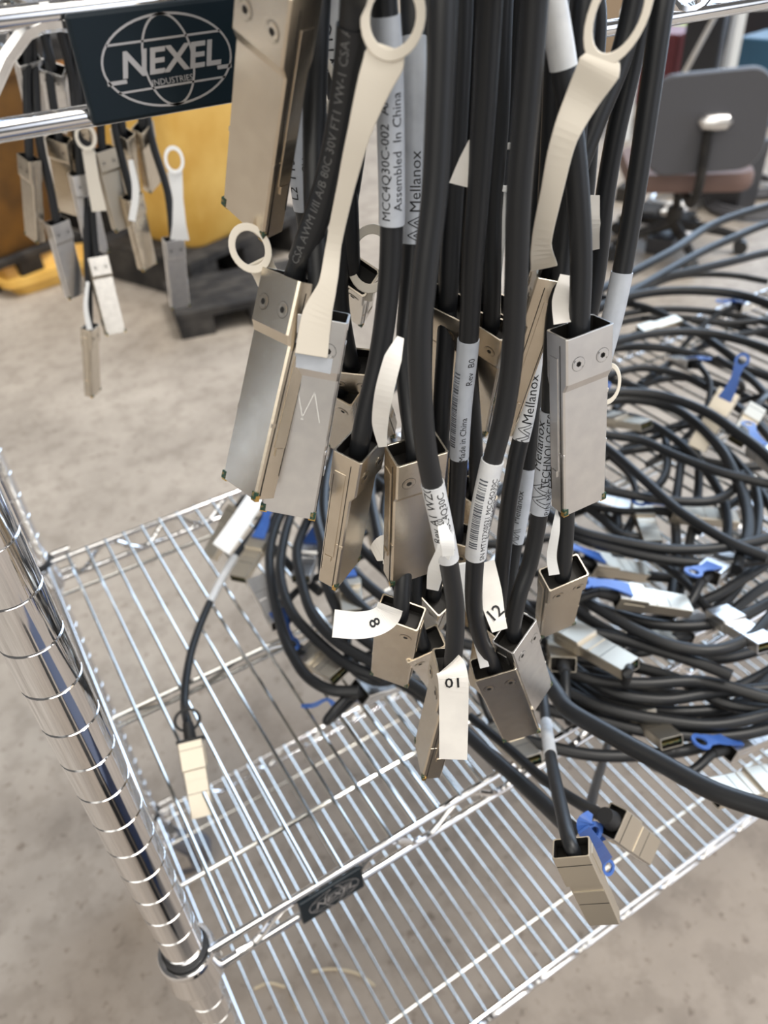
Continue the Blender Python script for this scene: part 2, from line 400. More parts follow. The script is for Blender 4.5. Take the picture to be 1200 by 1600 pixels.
def proto(kind, m):
    key = (kind, m)
    if key in PROTO: return PROTO[key]
    parts = []
    if kind == 'pull':        # large module with riveted head
        prof = [(0, .0093, .0059, -.0052), (.0160, .0093, .0059, -.0052), (.0192, .0093, .0042, -.0044), (.070, .0092, .0043, -.0043)]
        b = shell(prof, m)
        for sx in (-1, 1):     # latch slider rail and seam line on both narrow sides
            b.box((sx*.0093, -.0012, .030), (.00025, .0022, .022), m); b.box((sx*.00935, .0023, .036), (.00012, .00015, .033), 'dark')
            b.box((sx*.0093, -.0036, .036), (.00012, .00012, .026), 'dark')
            b.box((sx*.0093, -.0012, .0535), (.0005, .0014, .0013), m)
            b.box((sx*.0082, .0026, .0445), (.0012, .0014, .0007), m)
        parts.append(('connector_shell', b, .00022))
        for sx in (-1, 1):
            b = MB(); c = V((sx*.0048, .0059, .0095)); b.tube([c, c+V((0, .00006, 0))], .00252, 'dark', n=18)
            b.tube([c, c+V((0, .00012, 0)), c+V((0, .00022, 0)), c+V((0, .0001, 0)), c+V((0, .0001, 0))], [.0024, .0024, .0019, .0017, .0001], m, n=18)
            b.tube([c+V((0, .0000, 0)), c+V((0, .00026, 0)), c+V((0, .00026, 0)), c+V((0, .0001, 0))], [.0010, .0010, .0006, .0006], 'dark', n=6)
            parts.append(('screw', b, 0))
    else:                      # small module: stepped grey or gold shell
        prof = [(0, .0096, .0068, -.0052), (.022, .0096, .0068, -.0052), (.0228, .0090, .0044, -.0043), (.058, .0085, .0043, -.0043)]
        b = shell(prof, m)
        b.box((0, .0069, .0065), (.0092, .0001, .0002), 'dark')
        b.box((0, .0045, .030), (.0080, .0004, .0006), m); b.box((0, .0044, .040), (.0080, .0001, .0002), 'dark')
        for sx in (-1, 1): b.box((sx*.0097, -.001, .012), (.0003, .003, .008), m)
        parts.append(('connector_shell', b, .0002))
    z1 = prof[-1][0]
    b = MB(); b.box((0, -.0006, z1-.0035), (.0074, .0005, .0028), 'pcb')
    if kind == 'pull':
        for sx in (-1, 1):
            b.box((sx*.0086, .0038, z1-.0014), (.0009, .0007, .0013), 'pcb'); b.box((sx*.0084, .0033, z1-.0004), (.0012, .0008, .0010), 'goldpin')
    for i in range(9): b.box((-.006+i*.0015, .00002, z1-.0022), (.00045, .00012, .0013), 'goldpin')
    parts.append(('circuit_board', b, 0))
    objs = []
    for nm, bb, bev in parts:
        o = bb.build(nm, None, smooth=(nm == 'screw'), local=True, bevel=bev); objs.append(o.data if True else o); bpy.data.objects.remove(o)
    PROTO[key] = [(p[0], d, p[2]) for p, d in zip(parts, objs)]
    return PROTO[key]
def connector(parent, O, Nv, D, kind='pull', m='nickel', s=1., sub=True):
    S = D.cross(Nv).normalized()*-1
    S = Nv.cross(D).normalized()
    mw = Matrix((( S.x, Nv.x, D.x, O.x-parent.location.x), (S.y, Nv.y, D.y, O.y-parent.location.y), (S.z, Nv.z, D.z, O.z-parent.location.z), (0, 0, 0, 1))) @ Matrix.Scale(s, 4)
    sh = None
    for nm, me, bev in proto(kind, m):
        if sh is not None and not sub: continue
        o = bpy.data.objects.new(nm, me); col.objects.link(o)
        if bev:
            bm_ = o.modifiers.new('bevel', 'BEVEL'); bm_.width = bev; bm_.segments = 2; bm_.limit_method = 'ANGLE'; bm_.angle_limit = math.radians(50)
        if sh is None: o.parent = parent; o.matrix_local = mw; sh = o
        else: o.parent = sh
    return sh
def orient(O, tip_px, length, roll, flat=False, Zt=None):
    """direction from O towards the place where the tip shows, module length fixed"""
    r = ray(*tip_px); q = O-CAM; a = r.dot(r); bq = -2*r.dot(q); c = q.dot(q)-length**2
    disc = bq*bq-4*a*c
    if disc < 0: t = -bq/(2*a); cand = [t]
    else: cand = [(-bq+math.sqrt(disc))/(2*a), (-bq-math.sqrt(disc))/(2*a)]
    P = [CAM+r*t for t in cand]
    P.sort(key=(lambda p: abs(p.z-(Zt if Zt is not None else O.z))) if flat else (lambda p: p.z))
    D = (P[0]-O).normalized()
    c0 = (CAM-O); c0 = V((0, 0, 1)) if flat else c0
    Nv = (c0-D*D.dot(c0)).normalized()
    Nv = Matrix.Rotation(math.radians(roll), 3, D) @ Nv
    return D, Nv

# sleeve with print, wrapped on a jacket path
def sleeve(parent, path, i0, i1, r, m, texts=(), name='label_sleeve', flag=None):
    pts = path[i0:i1+1]; b = MB(); R = r+.00035
    fr = [];
    for i, p in enumerate(pts):
        T = (pts[min(i+1, len(pts)-1)]-pts[max(i-1, 0)]).normalized(); c = (CAM-p).normalized(); A = (c-T*T.dot(c)).normalized(); fr.append((T, A, T.cross(A)))
    b.tube(pts, R, m, n=20, frames=fr); o = b.build(name, parent, smooth=True)
    if not texts: return o
    cum = [0]
    for i in range(1, len(pts)): cum.append(cum[-1]+(pts[i]-pts[i-1]).length)
    L = cum[-1]
    def at(sv):
        sv = min(max(sv, 0), L-1e-7)
        for i in range(len(cum)-1):
            if cum[i+1] >= sv: break
        t = (sv-cum[i])/max(cum[i+1]-cum[i], 1e-9); T, A, B = fr[i]; T2, A2, B2 = fr[i+1]
        return pts[i].lerp(pts[i+1], t), T.lerp(T2, t).normalized(), A.lerp(A2, t).normalized(), B.lerp(B2, t).normalized()
    b = MB()
    for tx in texts:
        kind, s0, ang = tx[0], tx[1]*L, tx[2]
        if kind == 'bar':     # bar code: ladder of bars along the jacket
            ln, hw = tx[3]*L, tx[4]; x = -ln/2; rr = random.Random(5)
            while x < ln/2:
                wd = rr.choice((.00025, .0004, .0006, .0008)); q = [];
                for dx in (0, wd):
                    for a in (-hw, hw*-.33, hw*.33, hw):
                        P, T, A, B = at(s0+x+dx); t = ang+a/R; q.append(P+(A*math.cos(t)+B*math.sin(t))*(R+.00006))
                b.add(q, [(0, 1, 5, 4), (1, 2, 6, 5), (2, 3, 7, 6)], tx[5] if len(tx) > 5 else 'greyink'); x += wd+rr.choice((.0003, .0005, .0008))
            continue
        if kind == 'peaks':
            sz = tx[3]; vs = []; 
            for k in range(2):
                for lo, hi in (((-.5, 0), (0, 1)), ((0, 1), (.5, 0)), ((-.25, 0), (0, .6)), ((0, .6), (.25, 0))):
                    x0, y0 = (lo[0]+k*.8-.4)*sz, (lo[1]-.5)*sz; x1, y1 = (hi[0]+k*.8-.4)*sz, (hi[1]-.5)*sz
                    d = V((x1-x0, y1-y0)).normalized()*.00014; q = []
                    for j in range(9):
                      xa, ya = x0+(x1-x0)*j/8, y0+(y1-y0)*j/8
                      for (x, y) in ((xa-d.y, ya+d.x), (xa+d.y, ya-d.x)):
                        P, T, A, B = at(s0-x); t = ang+y/R; q.append(P+(A*math.cos(t)+B*math.sin(t))*(R+.00006))
                    b.add(q, [(2*j, 2*j+1, 2*j+3, 2*j+2) for j in range(8)], 'ink')
            continue
        s_, size = tx[3], tx[4]; vs, fs = text_geo(s_, size, tx[5] if len(tx) > 5 else 0., 0.)
        q = []
        for v in vs:
            # reads from the lower end to the upper end of the jacket
            P, T, A, B = at(s0-v[0]); t = ang + v[1]/R; q.append(P+(A*math.cos(t)+B*math.sin(t))*(R+.00006))
        b.add(q, fs, tx[6] if len(tx) > 6 else 'ink')
    pr = b.build('print', o, origin=parent.location); return o

RC = .0034       # jacket radius
HANG = 'cables hanging in front of the wire shelf'
def dist_index(path, py):
    """index along the path whose picture row is closest to py"""
    best = 0; bd = 1e9
    for i, p in enumerate(path):
        q = p-CAM; d = abs(q.dot(CD)/q.dot(CF)*F+800-py)
        if d < bd: bd = d; best = i
    return best
def cable_thing(pts, label, group=None, r=RC, name='network_cable', n=7, m='cable', cat='cable'):
    path = smooth_path(pts, n)
    root = empty(name, path[-1], label, cat, group)
    b = MB(); b.tube(path, r, m, n=14); b.build('jacket', root, smooth=True)
    return root, path
def hang(px, Y, label, tip=None, roll=0, Y1=None, kind='pull', m='nickel', r=RC, over=True, group=None, s=1., top=None):
    """px: picture points from above the frame down to the module mouth; hung over the upper shelf's front rim"""
    k = len(px); Ys = [Y+(((Y1 if Y1 is not None else Y)-Y)*i/(k-1)) for i in range(k)]
    P = [W(x, y, Y=yy) for (x, y), yy in zip(px, Ys)]
    if over:
        x = P[0].x + (P[0].x-P[1].x)*.8; zr = SH['upper']
        x = P[0].x*.75+.25*.24
        P = [V((x, .315, zr+.0042+r)), V((x, .27, zr+.0068+r)), V((x, .2465, zr-.0005)), V((x, .243, zr-.02))] + P
    if tip is not None:
        O = P[-1]; D, Nv = orient(O, tip, .070*s if kind == 'pull' else .058*s, roll)
        P.append(O+D*.008)
    root, path = cable_thing(P, label, group)
    sh = connector(root, O, Nv, D, kind, m, s) if tip is not None else None
    root.location = root.location
    return root, path, (O, D, Nv) if tip is not None else None, sh
def strap(root, pts, wid, ringc=None, ra=0, rb=0, rw=.0028, m='cream', thick=.0011, axis=None, name='pull_tab', wvec=None):
    b = MB(); path = smooth_path(pts, 6); b.ribbon(path, wid, thick, m, wvec=wvec)
    if ringc is not None:
        c = V(ringc); vc = (CAM-c).normalized()
        T = (path[-1]-path[-3]); T = (T-vc*T.dot(vc)).normalized() if axis is None else axis
        b.ring(c, T, T.cross(vc).normalized(), ra, rb, rw, thick*1.3, m)
    return b.build(name, root, bevel=.0003)
def flag(root, pts, wid, m='paper', text=None, size=.006, up=None, thick=.00025, name='paper_flag', ti=.5, rot=0, wvec=None, bold=.00008):
    b = MB(); path = smooth_path(pts, 6); b.ribbon(path, wid, thick, m, wvec=wvec); o = b.build(name, root)
    if text:
        i = int(ti*(len(path)-1)); p = path[i]; T = (path[min(i+1, len(path)-1)]-path[max(0, i-1)]).normalized()
        c = (CAM-p).normalized()
        B = (wvec-T*T.dot(wvec)).normalized() if wvec is not None else T.cross(c).normalized()
        Nn = B.cross(T).normalized()
        if Nn.dot(c) < 0: Nn = -Nn
        X = Matrix.Rotation(math.radians(rot), 3, Nn) @ T; Y = Nn.cross(X)
        vs, fs = text_geo(text, size, 0, bold); bb = MB(); bb.add([p+X*v[0]+Y*v[1]+Nn*(thick/2+.0002) for v in vs], fs, 'ink'); bb.build('handwriting', o, origin=root.location)
    return o

# ------------------------------------------------------------------ the hanging bundle
def sl(root, path, y0, y1, m='sleeve', texts=(), r=RC): return sleeve(root, path, dist_index(path, y0), dist_index(path, y1), r, m, texts)
def back(py): return py

# 1: module at the top left, head above the frame
r, p, c, h1 = hang([(478, -160), (462, -100), (441, -42)], .200, 'black cable with the shiny module beside the upper navy plate, head out of view', (395, 340), 44)
# 2: big foreground cable with faint print, module A
r, p, c, h = hang([(556, -60), (553, 0), (546, 95), (531, 200), (511, 290), (484, 370), (461, 432)], .184, 'thick black cable curving down to the large two-screw module at left', (388, 762), 50, Y1=.212, r=.0039)
sleeve(r, p, dist_index(p, 40), dist_index(p, 410), RC+.00015, 'cable', [('text', .5, .35, 'E341 CSA AWM I/II A/B 80C 30V FT1 VW-1 CSA AWM', .0034, 0, 'faint')], name='jacket_print')
strap(r, [W(424, 445, Y=.222), W(412, 422, Y=.223), W(404, 406, Y=.223)], [.008, .0075, .009], W(391, 388, Y=.223), .0075, .0062, .0022)
# 3: grey plate module with long cream tab
r, p, c, h = hang([(500, -60), (498, 0), (492, 150), (492, 300), (499, 488)], .232, 'black cable to the smooth grey module carrying an etched peaks mark', (452, 795), 4, m='steel', Y1=.203)
O, D, Nv = c
S = Nv.cross(D)
b = MB()
for k in range(2):
    for q in (((-.5, 0), (0, 1)), ((0, 1), (.5, 0))):
        (x0, y0), (x1, y1) = q; A = O+S*((x0+k*.9-.45)*.006)+D*(.034-y0*.010)+Nv*.0044; B = O+S*((x1+k*.9-.45)*.006)+D*(.034-y1*.010)+Nv*.0044
        b.ribbon([A, B], .0004, .00008, 'etch', wvec=S)
b.build('etched_mark', r)
strap(r, [O+D*.0115+Nv*.0066, O-D*.001+Nv*.0066, W(512, 445, Y=.197), W(522, 380, Y=.198), W(541, 290, Y=.193), W(562, 205, Y=.188), W(586, 130, Y=.185), W(600, 95, Y=.184), W(606, 72, Y=.184)], [.0100, .0088, .0054, .0044, .0048, .006, .0086, .0100, .0085], W(614, 28, Y=.183), .0090, .0076, .0025)
b = MB(); b.box(O+D*.0140+Nv*.00595, (.0066, .0001, .0024), 'sleeve', X=S, Y=Nv, Z=D); b.build('module_label', r)
# 4: cable with the white printed sleeve -> module D
r, p, c, hD = hang([(596, -60), (600, 0), (607, 90), (611, 230), (612, 350), (607, 450), (592, 560), (573, 640), (563, 690)], .195, 'black cable with long part-number sleeve ending in a narrow bronze module', (530, 890), -66)
sl(r, p, 28, 355, 'sleeve', [('text', .60, .42, 'MCC4Q30C-002  AA500', .0036, .05), ('text', .62, -.52, 'Assembled  In China', .0036)])
flag(r, [W(598, 698, Y=.186), W(594, 660, Y=.184), W(601, 610, Y=.182), W(614, 560, Y=.183), W(626, 527, Y=.186)], [.0028, .0052, .0058, .0054, .0022], name='torn_label')
# 5: mellanox sleeve behind -> module E
r, p, c, h = hang([(642, -60), (644, 0), (648, 150), (646, 380), (634, 560), (640, 640), (650, 700)], .222, 'black cable with peaks-mark sleeve ending in the champagne module right of the bronze one', (638, 892), -27, Y1=.182, m='nickel')
sl(r, p, 60, 378, 'sleeve', [('text', .68, -.1, 'Mellanox', .0046), ('peaks', .92, -.1, .0046)])
flag(r, [W(655, 690, Y=.218), W(640, 660, Y=.215), W(636, 610, Y=.212), W(612, 555, Y=.213)], [.010, .0035, .0030, .0016], m='tan', name='kraft_strip')
flag(r, [W(622, 868, Y=.20), W(602, 858, Y=.204), W(584, 866, Y=.208)], [.011, .012, .006], m='paper', name='torn_label')
# 6: thick cable in the middle -> module "01"
r, p, c, h = hang([(694, -60), (692, 0), (687, 150), (679, 300), (665, 420), (656, 520), (657, 600), (664, 690), (678, 765), (692, 830), (703, 890), (712, 960), (706, 1042)], .172, 'black cable with white revision sleeve ending in the lowest module tagged 01', (668, 1186), 66, Y1=.160)
sl(r, p, 755, 872, 'sleevew', [('text', .45, -.5, 'P/N MCC4Q30C', .0036), ('text', .3, .6, 'Rev A1 WZ06', .0044), ('text', .6, .05, 'SNMT124X0', .003)])
flag(r, [W(701, 1040, Y=.150), W(705, 1046, Y=.145), W(708, 1060, Y=.1435), W(709, 1110, Y=.142), W(708, 1186, Y=.139)], .0104, text='01', size=.0062, ti=.56, rot=90, name='folded_tag', thick=.0004)
strap(r, [W(676, 920, Y=.176), W(682, 890, Y=.166), W(695, 855, Y=.160), W(697, 828, Y=.162), W(690, 812, Y=.166)], [.0046, .006, .0052, .0048, .004], m='whitep', name='curled_strap')
strap(r, [W(700, 868, Y=.157), W(698, 845, Y=.157), W(690, 820, Y=.160)], [.004, .0048, .003], m='whitep', name='strap_end')
# 7: made in china sleeve
r, p, c, h = hang([(768, -60), (765, 0), (757, 150), (747, 300), (738, 420), (732, 530), (721, 640), (716, 740), (711, 830)], .185, 'black cable with bar-code and Rev B0 sleeve in the middle of the bundle', (712, 960), 20, Y1=.200)
sl(r, p, 537, 718, 'sleeve', [('bar', .55, .75, .62, .0012, 'greyink'), ('text', .22, -.55, 'Rev  B0', .0034), ('text', .80, -.35, 'Made in China', .0034)])
# 8: widest cable, bar code sleeve -> module J
r, p, c, h = hang([(838, -60), (835, 0), (824, 150), (811, 300), (806, 450), (800, 560), (787, 650), (767, 730), (752, 800), (742, 880), (741, 950), (752, 1000), (769, 1037)], .168, 'black cable with white bar-code sleeve ending in the broad tan module beside tag 01', (812, 1140), 6, Y1=.172, r=.0036)
sl(r, p, 722, 864, 'sleevew', [('bar', .5, .35, .7, .0016, 'greyink'), ('text', .55, -.7, 'SN MT127X0521 MCC4Q30C', .0028), ('text', .45, -1.3, 'P/N MCC4Q30C-002', .0028)], r=.0036)
strap(r, [W(757, 1042, Y=.170), W(742, 985, Y=.173), W(729, 930, Y=.178), W(720, 880, Y=.182)], [.004, .0032, .0036, .004], m='whitep')
# 9: long cream tab at right + cable -> module G
r, p, c, h = hang([(1003, -60), (992, 0), (970, 90), (930, 190), (893, 290), (873, 360), (866, 415)], .190, 'black cable with the longest cream ring tab at the right of the bundle', (786, 655), 80)
strap(r, [W(850, 418, Y=.184), W(846, 380, Y=.178), W(862, 300, Y=.172), W(882, 215, Y=.169), W(912, 150, Y=.167), W(936, 106, Y=.164), W(944, 88, Y=.164)], [.0085, .0060, .0062, .0070, .0092, .0112, .0085], W(966, 22, Y=.163), .0118, .0072, .0026)
# 10: rightmost long straight cable -> module L
r, p, c, h = hang([(1050, -60), (1037, 0), (1018, 130), (999, 260), (979, 385), (962, 475), (940, 560), (905, 680), (886, 780), (884, 830), (880, 893)], .192, 'rightmost straight black cable with plain grey sleeve, passing behind a module', (866, 975), -36, Y1=.175)
sl(r, p, 428, 560, 'sleeve', [('text', .85, .9, 'MCC4Q30C', .003)])
flag(r, [W(866, 898, Y=.172), W(862, 870, Y=.174), W(868, 830, Y=.176), W(872, 795, Y=.18)], [.0044, .0040, .0034, .0016], m='whitep', name='white_strap')
# 11: cable with folded label -> module H
r, p, c, h = hang([(845, -80), (862, 0), (878, 90), (893, 200), (903, 300), (908, 400), (905, 510)], .184, 'black cable running to the large two-screw module on the right side', (903, 784), -38, m='steel', Y1=.170)
sl(r, p, -30, 104, 'sleevew')
strap(r, [W(948, 612, Y=.180), W(949, 606, Y=.180)], [.001, .001], W(950, 600, Y=.180), .0078, .0046, .0016)
flag(r, [W(880, 505, Y=.172), W(877, 470, Y=.176), W(885, 430, Y=.180)], [.006, .0058, .004], name='paper_tab')
# 12 dark cable right of it with white scrap
r, p, c, h = hang([(1020, -60), (1008, 0), (985, 110), (962, 210), (945, 310), (936, 400), (925, 470), (905, 560)], .205, 'black cable with a white paper scrap between the two rightmost long cables')
flag(r, [W(930, 390, Y=.196), W(925, 350, Y=.195), W(930, 305, Y=.196)], [.003, .0056, .0030], name='paper_scrap')
# 13 mellanox sleeve thin
r, p, c, h = hang([(880, -60), (872, 0), (862, 200), (850, 400), (842, 480), (836, 540), (824, 640), (806, 720), (793, 800), (785, 880), (776, 975)], .212, 'thin-looking black cable whose sleeve shows a peaks mark, left of the right module', (758, 1075), 30, Y1=.19, r=.0031)
sl(r, p, 538, 690, 'sleevew', [('text', .54, -.3, 'Mellanox', .0056, .1), ('peaks', .93, -.2, .0056)], r=.0031)
# 14 technologies sleeve -> module M
r, p, c, h = hang([(925, -60), (915, 0), (900, 200), (880, 400), (866, 520), (860, 640), (853, 720), (843, 800), (828, 880), (811, 930), (802, 985)], .190, 'black cable with technologies sleeve ending in the grey module tagged 12', (836, 1086), -40, m='steel', Y1=.172)
sl(r, p, 640, 800, 'sleeve', [('text', .36, -.2, 'TECHNOLOGIES', .0042), ('text', .32, .9, 'Mellanox', .0056, .1), ('text', .7, -.9, 'P/N MCC4Q30C', .0036), ('peaks', .78, .35, .0066)])
flag(r, [W(781, 985, Y=.163), W(775, 965, Y=.166), W(765, 925, Y=.176), W(752, 880, Y=.186)], [.0062, .0072, .0098, .011], text='12', size=.0070, ti=.42, rot=-62, name='folded_tag')
# 15
r, p, c, h = hang([(905, -60), (890, 0), (858, 300), (838, 560), (828, 700), (815, 800), (800, 880), (792, 960)], .226, 'black cable with a slim grey sleeve just behind the technologies sleeve', (780, 1040), 20, Y1=.205, r=.0031)
sl(r, p, 730, 850, 'sleeve', [('text', .5, .5, 'Mellanox', .0046), ('peaks', .9, .4, .005)], r=.0031)
flag(r, [W(806, 738, Y=.222), W(800, 775, Y=.221), W(790, 815, Y=.221)], [.006, .009, .007], m='deepblue', name='blue_sticker')
# 16 cable into module tagged 8
r, p, c, h = hang([(672, -60), (670, 0), (660, 250), (650, 500), (640, 700), (633, 860), (626, 955)], .236, 'black cable ending in the low module tagged 8', (612, 1052), 12, Y1=.190, m='nickel')
flag(r, [W(610, 948, Y=.182), W(604, 962, Y=.178), W(588, 972, Y=.177), W(560, 977, Y=.177), W(521, 974, Y=.178)], .0098, text='8', size=.0066, ti=.58, rot=100, name='folded_tag')
# 17 cable into tilted module N
r, p, c, h = hang([(655, -60), (660, 0), (664, 300), (660, 600), (655, 800), (648, 900), (648, 960), (659, 1004)], .228, 'black cable ending in the small tilted module above tag 01', (690, 1055), 8, Y1=.196)
# 18..: dark background cables filling the bundle
for pts, Y, lab, tip in (
    ([(722, -60), (722, 0), (714, 200), (706, 350), (700, 470)], .215, 'black cable above the tan module half hidden in the middle of the bundle', (690, 650)),
    ([(790, -60), (785, 0), (780, 180), (770, 330), (768, 500)], .222, 'black cable feeding the hidden brown module left of the widest cable', (742, 655)),
    ([(580, -60), (575, 0), (560, 200), (535, 380), (530, 460), (546, 562)], .236, 'black cable dipping into the open module seen left of the part-number sleeve', (588, 668)),
    ([(745, -60), (742, 0), (735, 200), (728, 380), (733, 560), (742, 690), (744, 770)], .232, 'black cable above the brown module behind the bar-code sleeve', (726, 872))):
    r, p, c, h = hang(pts, Y, lab, tip, 30)
r, p, c, h = hang([(672, -50), (668, 0), (674, 100), (690, 300), (700, 440), (690, 640), (684, 800), (678, 925)], .240, 'black cable reaching the small module low behind the curled white strap', (664, 970), 30, Y1=.20)
r, p, c, h = hang([(482, -60), (480, 0), (468, 120), (468, 250), (478, 340), (500, 470), (530, 600)], .246, 'black cable with small made-in sleeve half hidden behind the foreground cable', (545, 700), 40)
sl(r, p, 125, 322, 'sleeve', [('text', .74, -.5, 'Made in China', .0034), ('text', .7, .8, 'L2 T13A', .0045)])
r, p, c, h = hang([(508, -60), (512, 0), (520, 60), (526, 130), (540, 240), (548, 420)], .236, 'black cable with a white sleeve beside the foreground cable top', (545, 480), 30)
sl(r, p, -40, 112, 'sleevew', [('text', .6, .4, 'P/N MCC4Q', .005)])
strap(r, [W(515, 200, Y=.228), W(498, 170, Y=.228), W(490, 150, Y=.228)], [.003, .003, .003], W(497, 120, Y=.228), .0095, .0050, .0022)
r, p, c, h = hang([(812, -60), (806, 0), (795, 150), (775, 330), (764, 420), (760, 470)], .230, 'black cable with small cream ring tab in the shadow of the widest cable', (735, 600), 10)
strap(r, [W(765, 520, Y=.226), W(775, 440, Y=.222), W(785, 340, Y=.220), W(789, 300, Y=.220)], [.004, .0036, .0036, .005], W(792, 262, Y=.22), .0078, .0034, .0016, m='whitep')
r, p, c, h = hang([(900, -60), (930, 0), (925, 150), (915, 300), (900, 430), (888, 560)], .228, 'black cable behind the long cream tab, right half of the bundle')
r, p, c, h = hang([(855, -60), (860, 0), (852, 200), (838, 340), (828, 480)], .236, 'black cable in the dark gap left of the long cream tab', (815, 600), -20)
r, p, c, h = hang([(700, -60), (705, 0), (700, 200), (690, 380), (684, 560), (690, 700)], .236, 'black cable right behind the thick middle cable', (688, 850), 5)
strap(r, [W(575, 470, Y=.232), W(577, 450, Y=.232)], [.003, .003], W(580, 405, Y=.232), .0115, .0085, .0028, name='pull_tab')
flag(r, [W(738, 220, Y=.192), W(730, 250, Y=.192), W(720, 290, Y=.193)], [.002, .0045, .0070], m='paper', name='paper_scrap')

# ------------------------------------------------------------------ cables hanging from the top shelf's back rim
FAR = 'cables hanging behind the shelving'
def far(px, label, tip=None, roll=0, m='nickel', Y=.735, s=1.):
    P = [W(x, y, Y=Y) for x, y in px]; x = P[0].x; z = SH['top']
    P = [V((x, .66, z+.0036+RC)), V((x, .695, z+.0062+RC)), V((x, .712, z-.002)), V((x, Y*.5+.716*.5, z-.03))] + [q for q in P if q.z < z-.03]
    if tip is not None:
        O = P[-1]; D, Nv = orient(O, tip, .070*s, roll); P.append(O+D*.008)
    root, path = cable_thing(P, label, FAR, n=4)
    if tip is not None: connector(root, O, Nv, D, 'pull', m, s)
    return root, path
far([(40, 0), (42, 120), (46, 245)], 'leftmost module of the small group hanging behind the shelving', (55, 372), 60)
far([(50, 60), (62, 220), (80, 300), (88, 345)], 'grey-brown module left of the bright one, behind the shelving', (118, 460), -30, 'steel')
r, p = far([(105, 60), (118, 180), (125, 270)], 'bright white-lit module in the middle of the group behind the shelving', (152, 395), -20, 'steel')
far([(150, 60), (155, 150), (160, 232)], 'tan module right of the bright one, behind the shelving', (192, 355), -25, 'gold')
far([(165, 60), (180, 200), (205, 305)], 'module hanging slightly lower at the right edge of the small group', (230, 415), -40)
far([(128, 60), (138, 250), (150, 400)], 'lower brown module below the bright one, behind the shelving', (180, 520), -15)
r, p = far([(118, 150), (135, 360), (140, 510)], 'lowest and narrowest module of the small group behind the shelving', (145, 614), -65)
strap(r, [W(140, 515, Y=.725), W(134, 480, Y=.725), W(137, 440, Y=.725)], [.005, .004, .003], m='whitep')
r, p = far([(215, 60), (235, 210), (262, 300), (270, 372)], 'single module with a white ring tab hanging right of the small group', (281, 478), -18, 'steel')
strap(r, [W(281, 375, Y=.72), W(280, 350, Y=.715), W(278, 310, Y=.713), W(273, 268, Y=.713)], [.017, .012, .009, .013], W(272, 250, Y=.713), .0115, .0085, .0032, m='whitep')
far([(215, 40), (218, 120), (222, 195)], 'small module above the one with the white ring tab, behind the shelving', (238, 290), -50)
r, p = far([(118, 40), (120, 100), (125, 185)], 'module with a pale ring tab just under the upper navy plate', (128, 300), 20)
strap(r, [W(155, 330, Y=.722), W(145, 280, Y=.720), W(138, 235, Y=.718)], [.012, .010, .010], W(134, 214, Y=.718), .0105, .0085, .003)
far([(70, 40), (80, 140), (92, 215)], 'black cable and module between the leftmost and the bright module', (110, 330), 30)
far([(18, 20), (30, 50), (42, 90)], 'pale module seen through the rim truss left of the navy plate', (62, 190), -20, 'steel')
far([(60, 20), (70, 60), (82, 105)], 'grey module seen through the rim truss nearest the navy plate', (95, 200), 20, 'steel')
r, p = far([(175, 40), (185, 150), (192, 205)], 'angled module with cream strap at the top right of the small group', (205, 300), 45)
strap(r, [W(206, 345, Y=.725), W(212, 300, Y=.722), W(204, 250, Y=.722)], [.006, .006, .004], m='whitep')

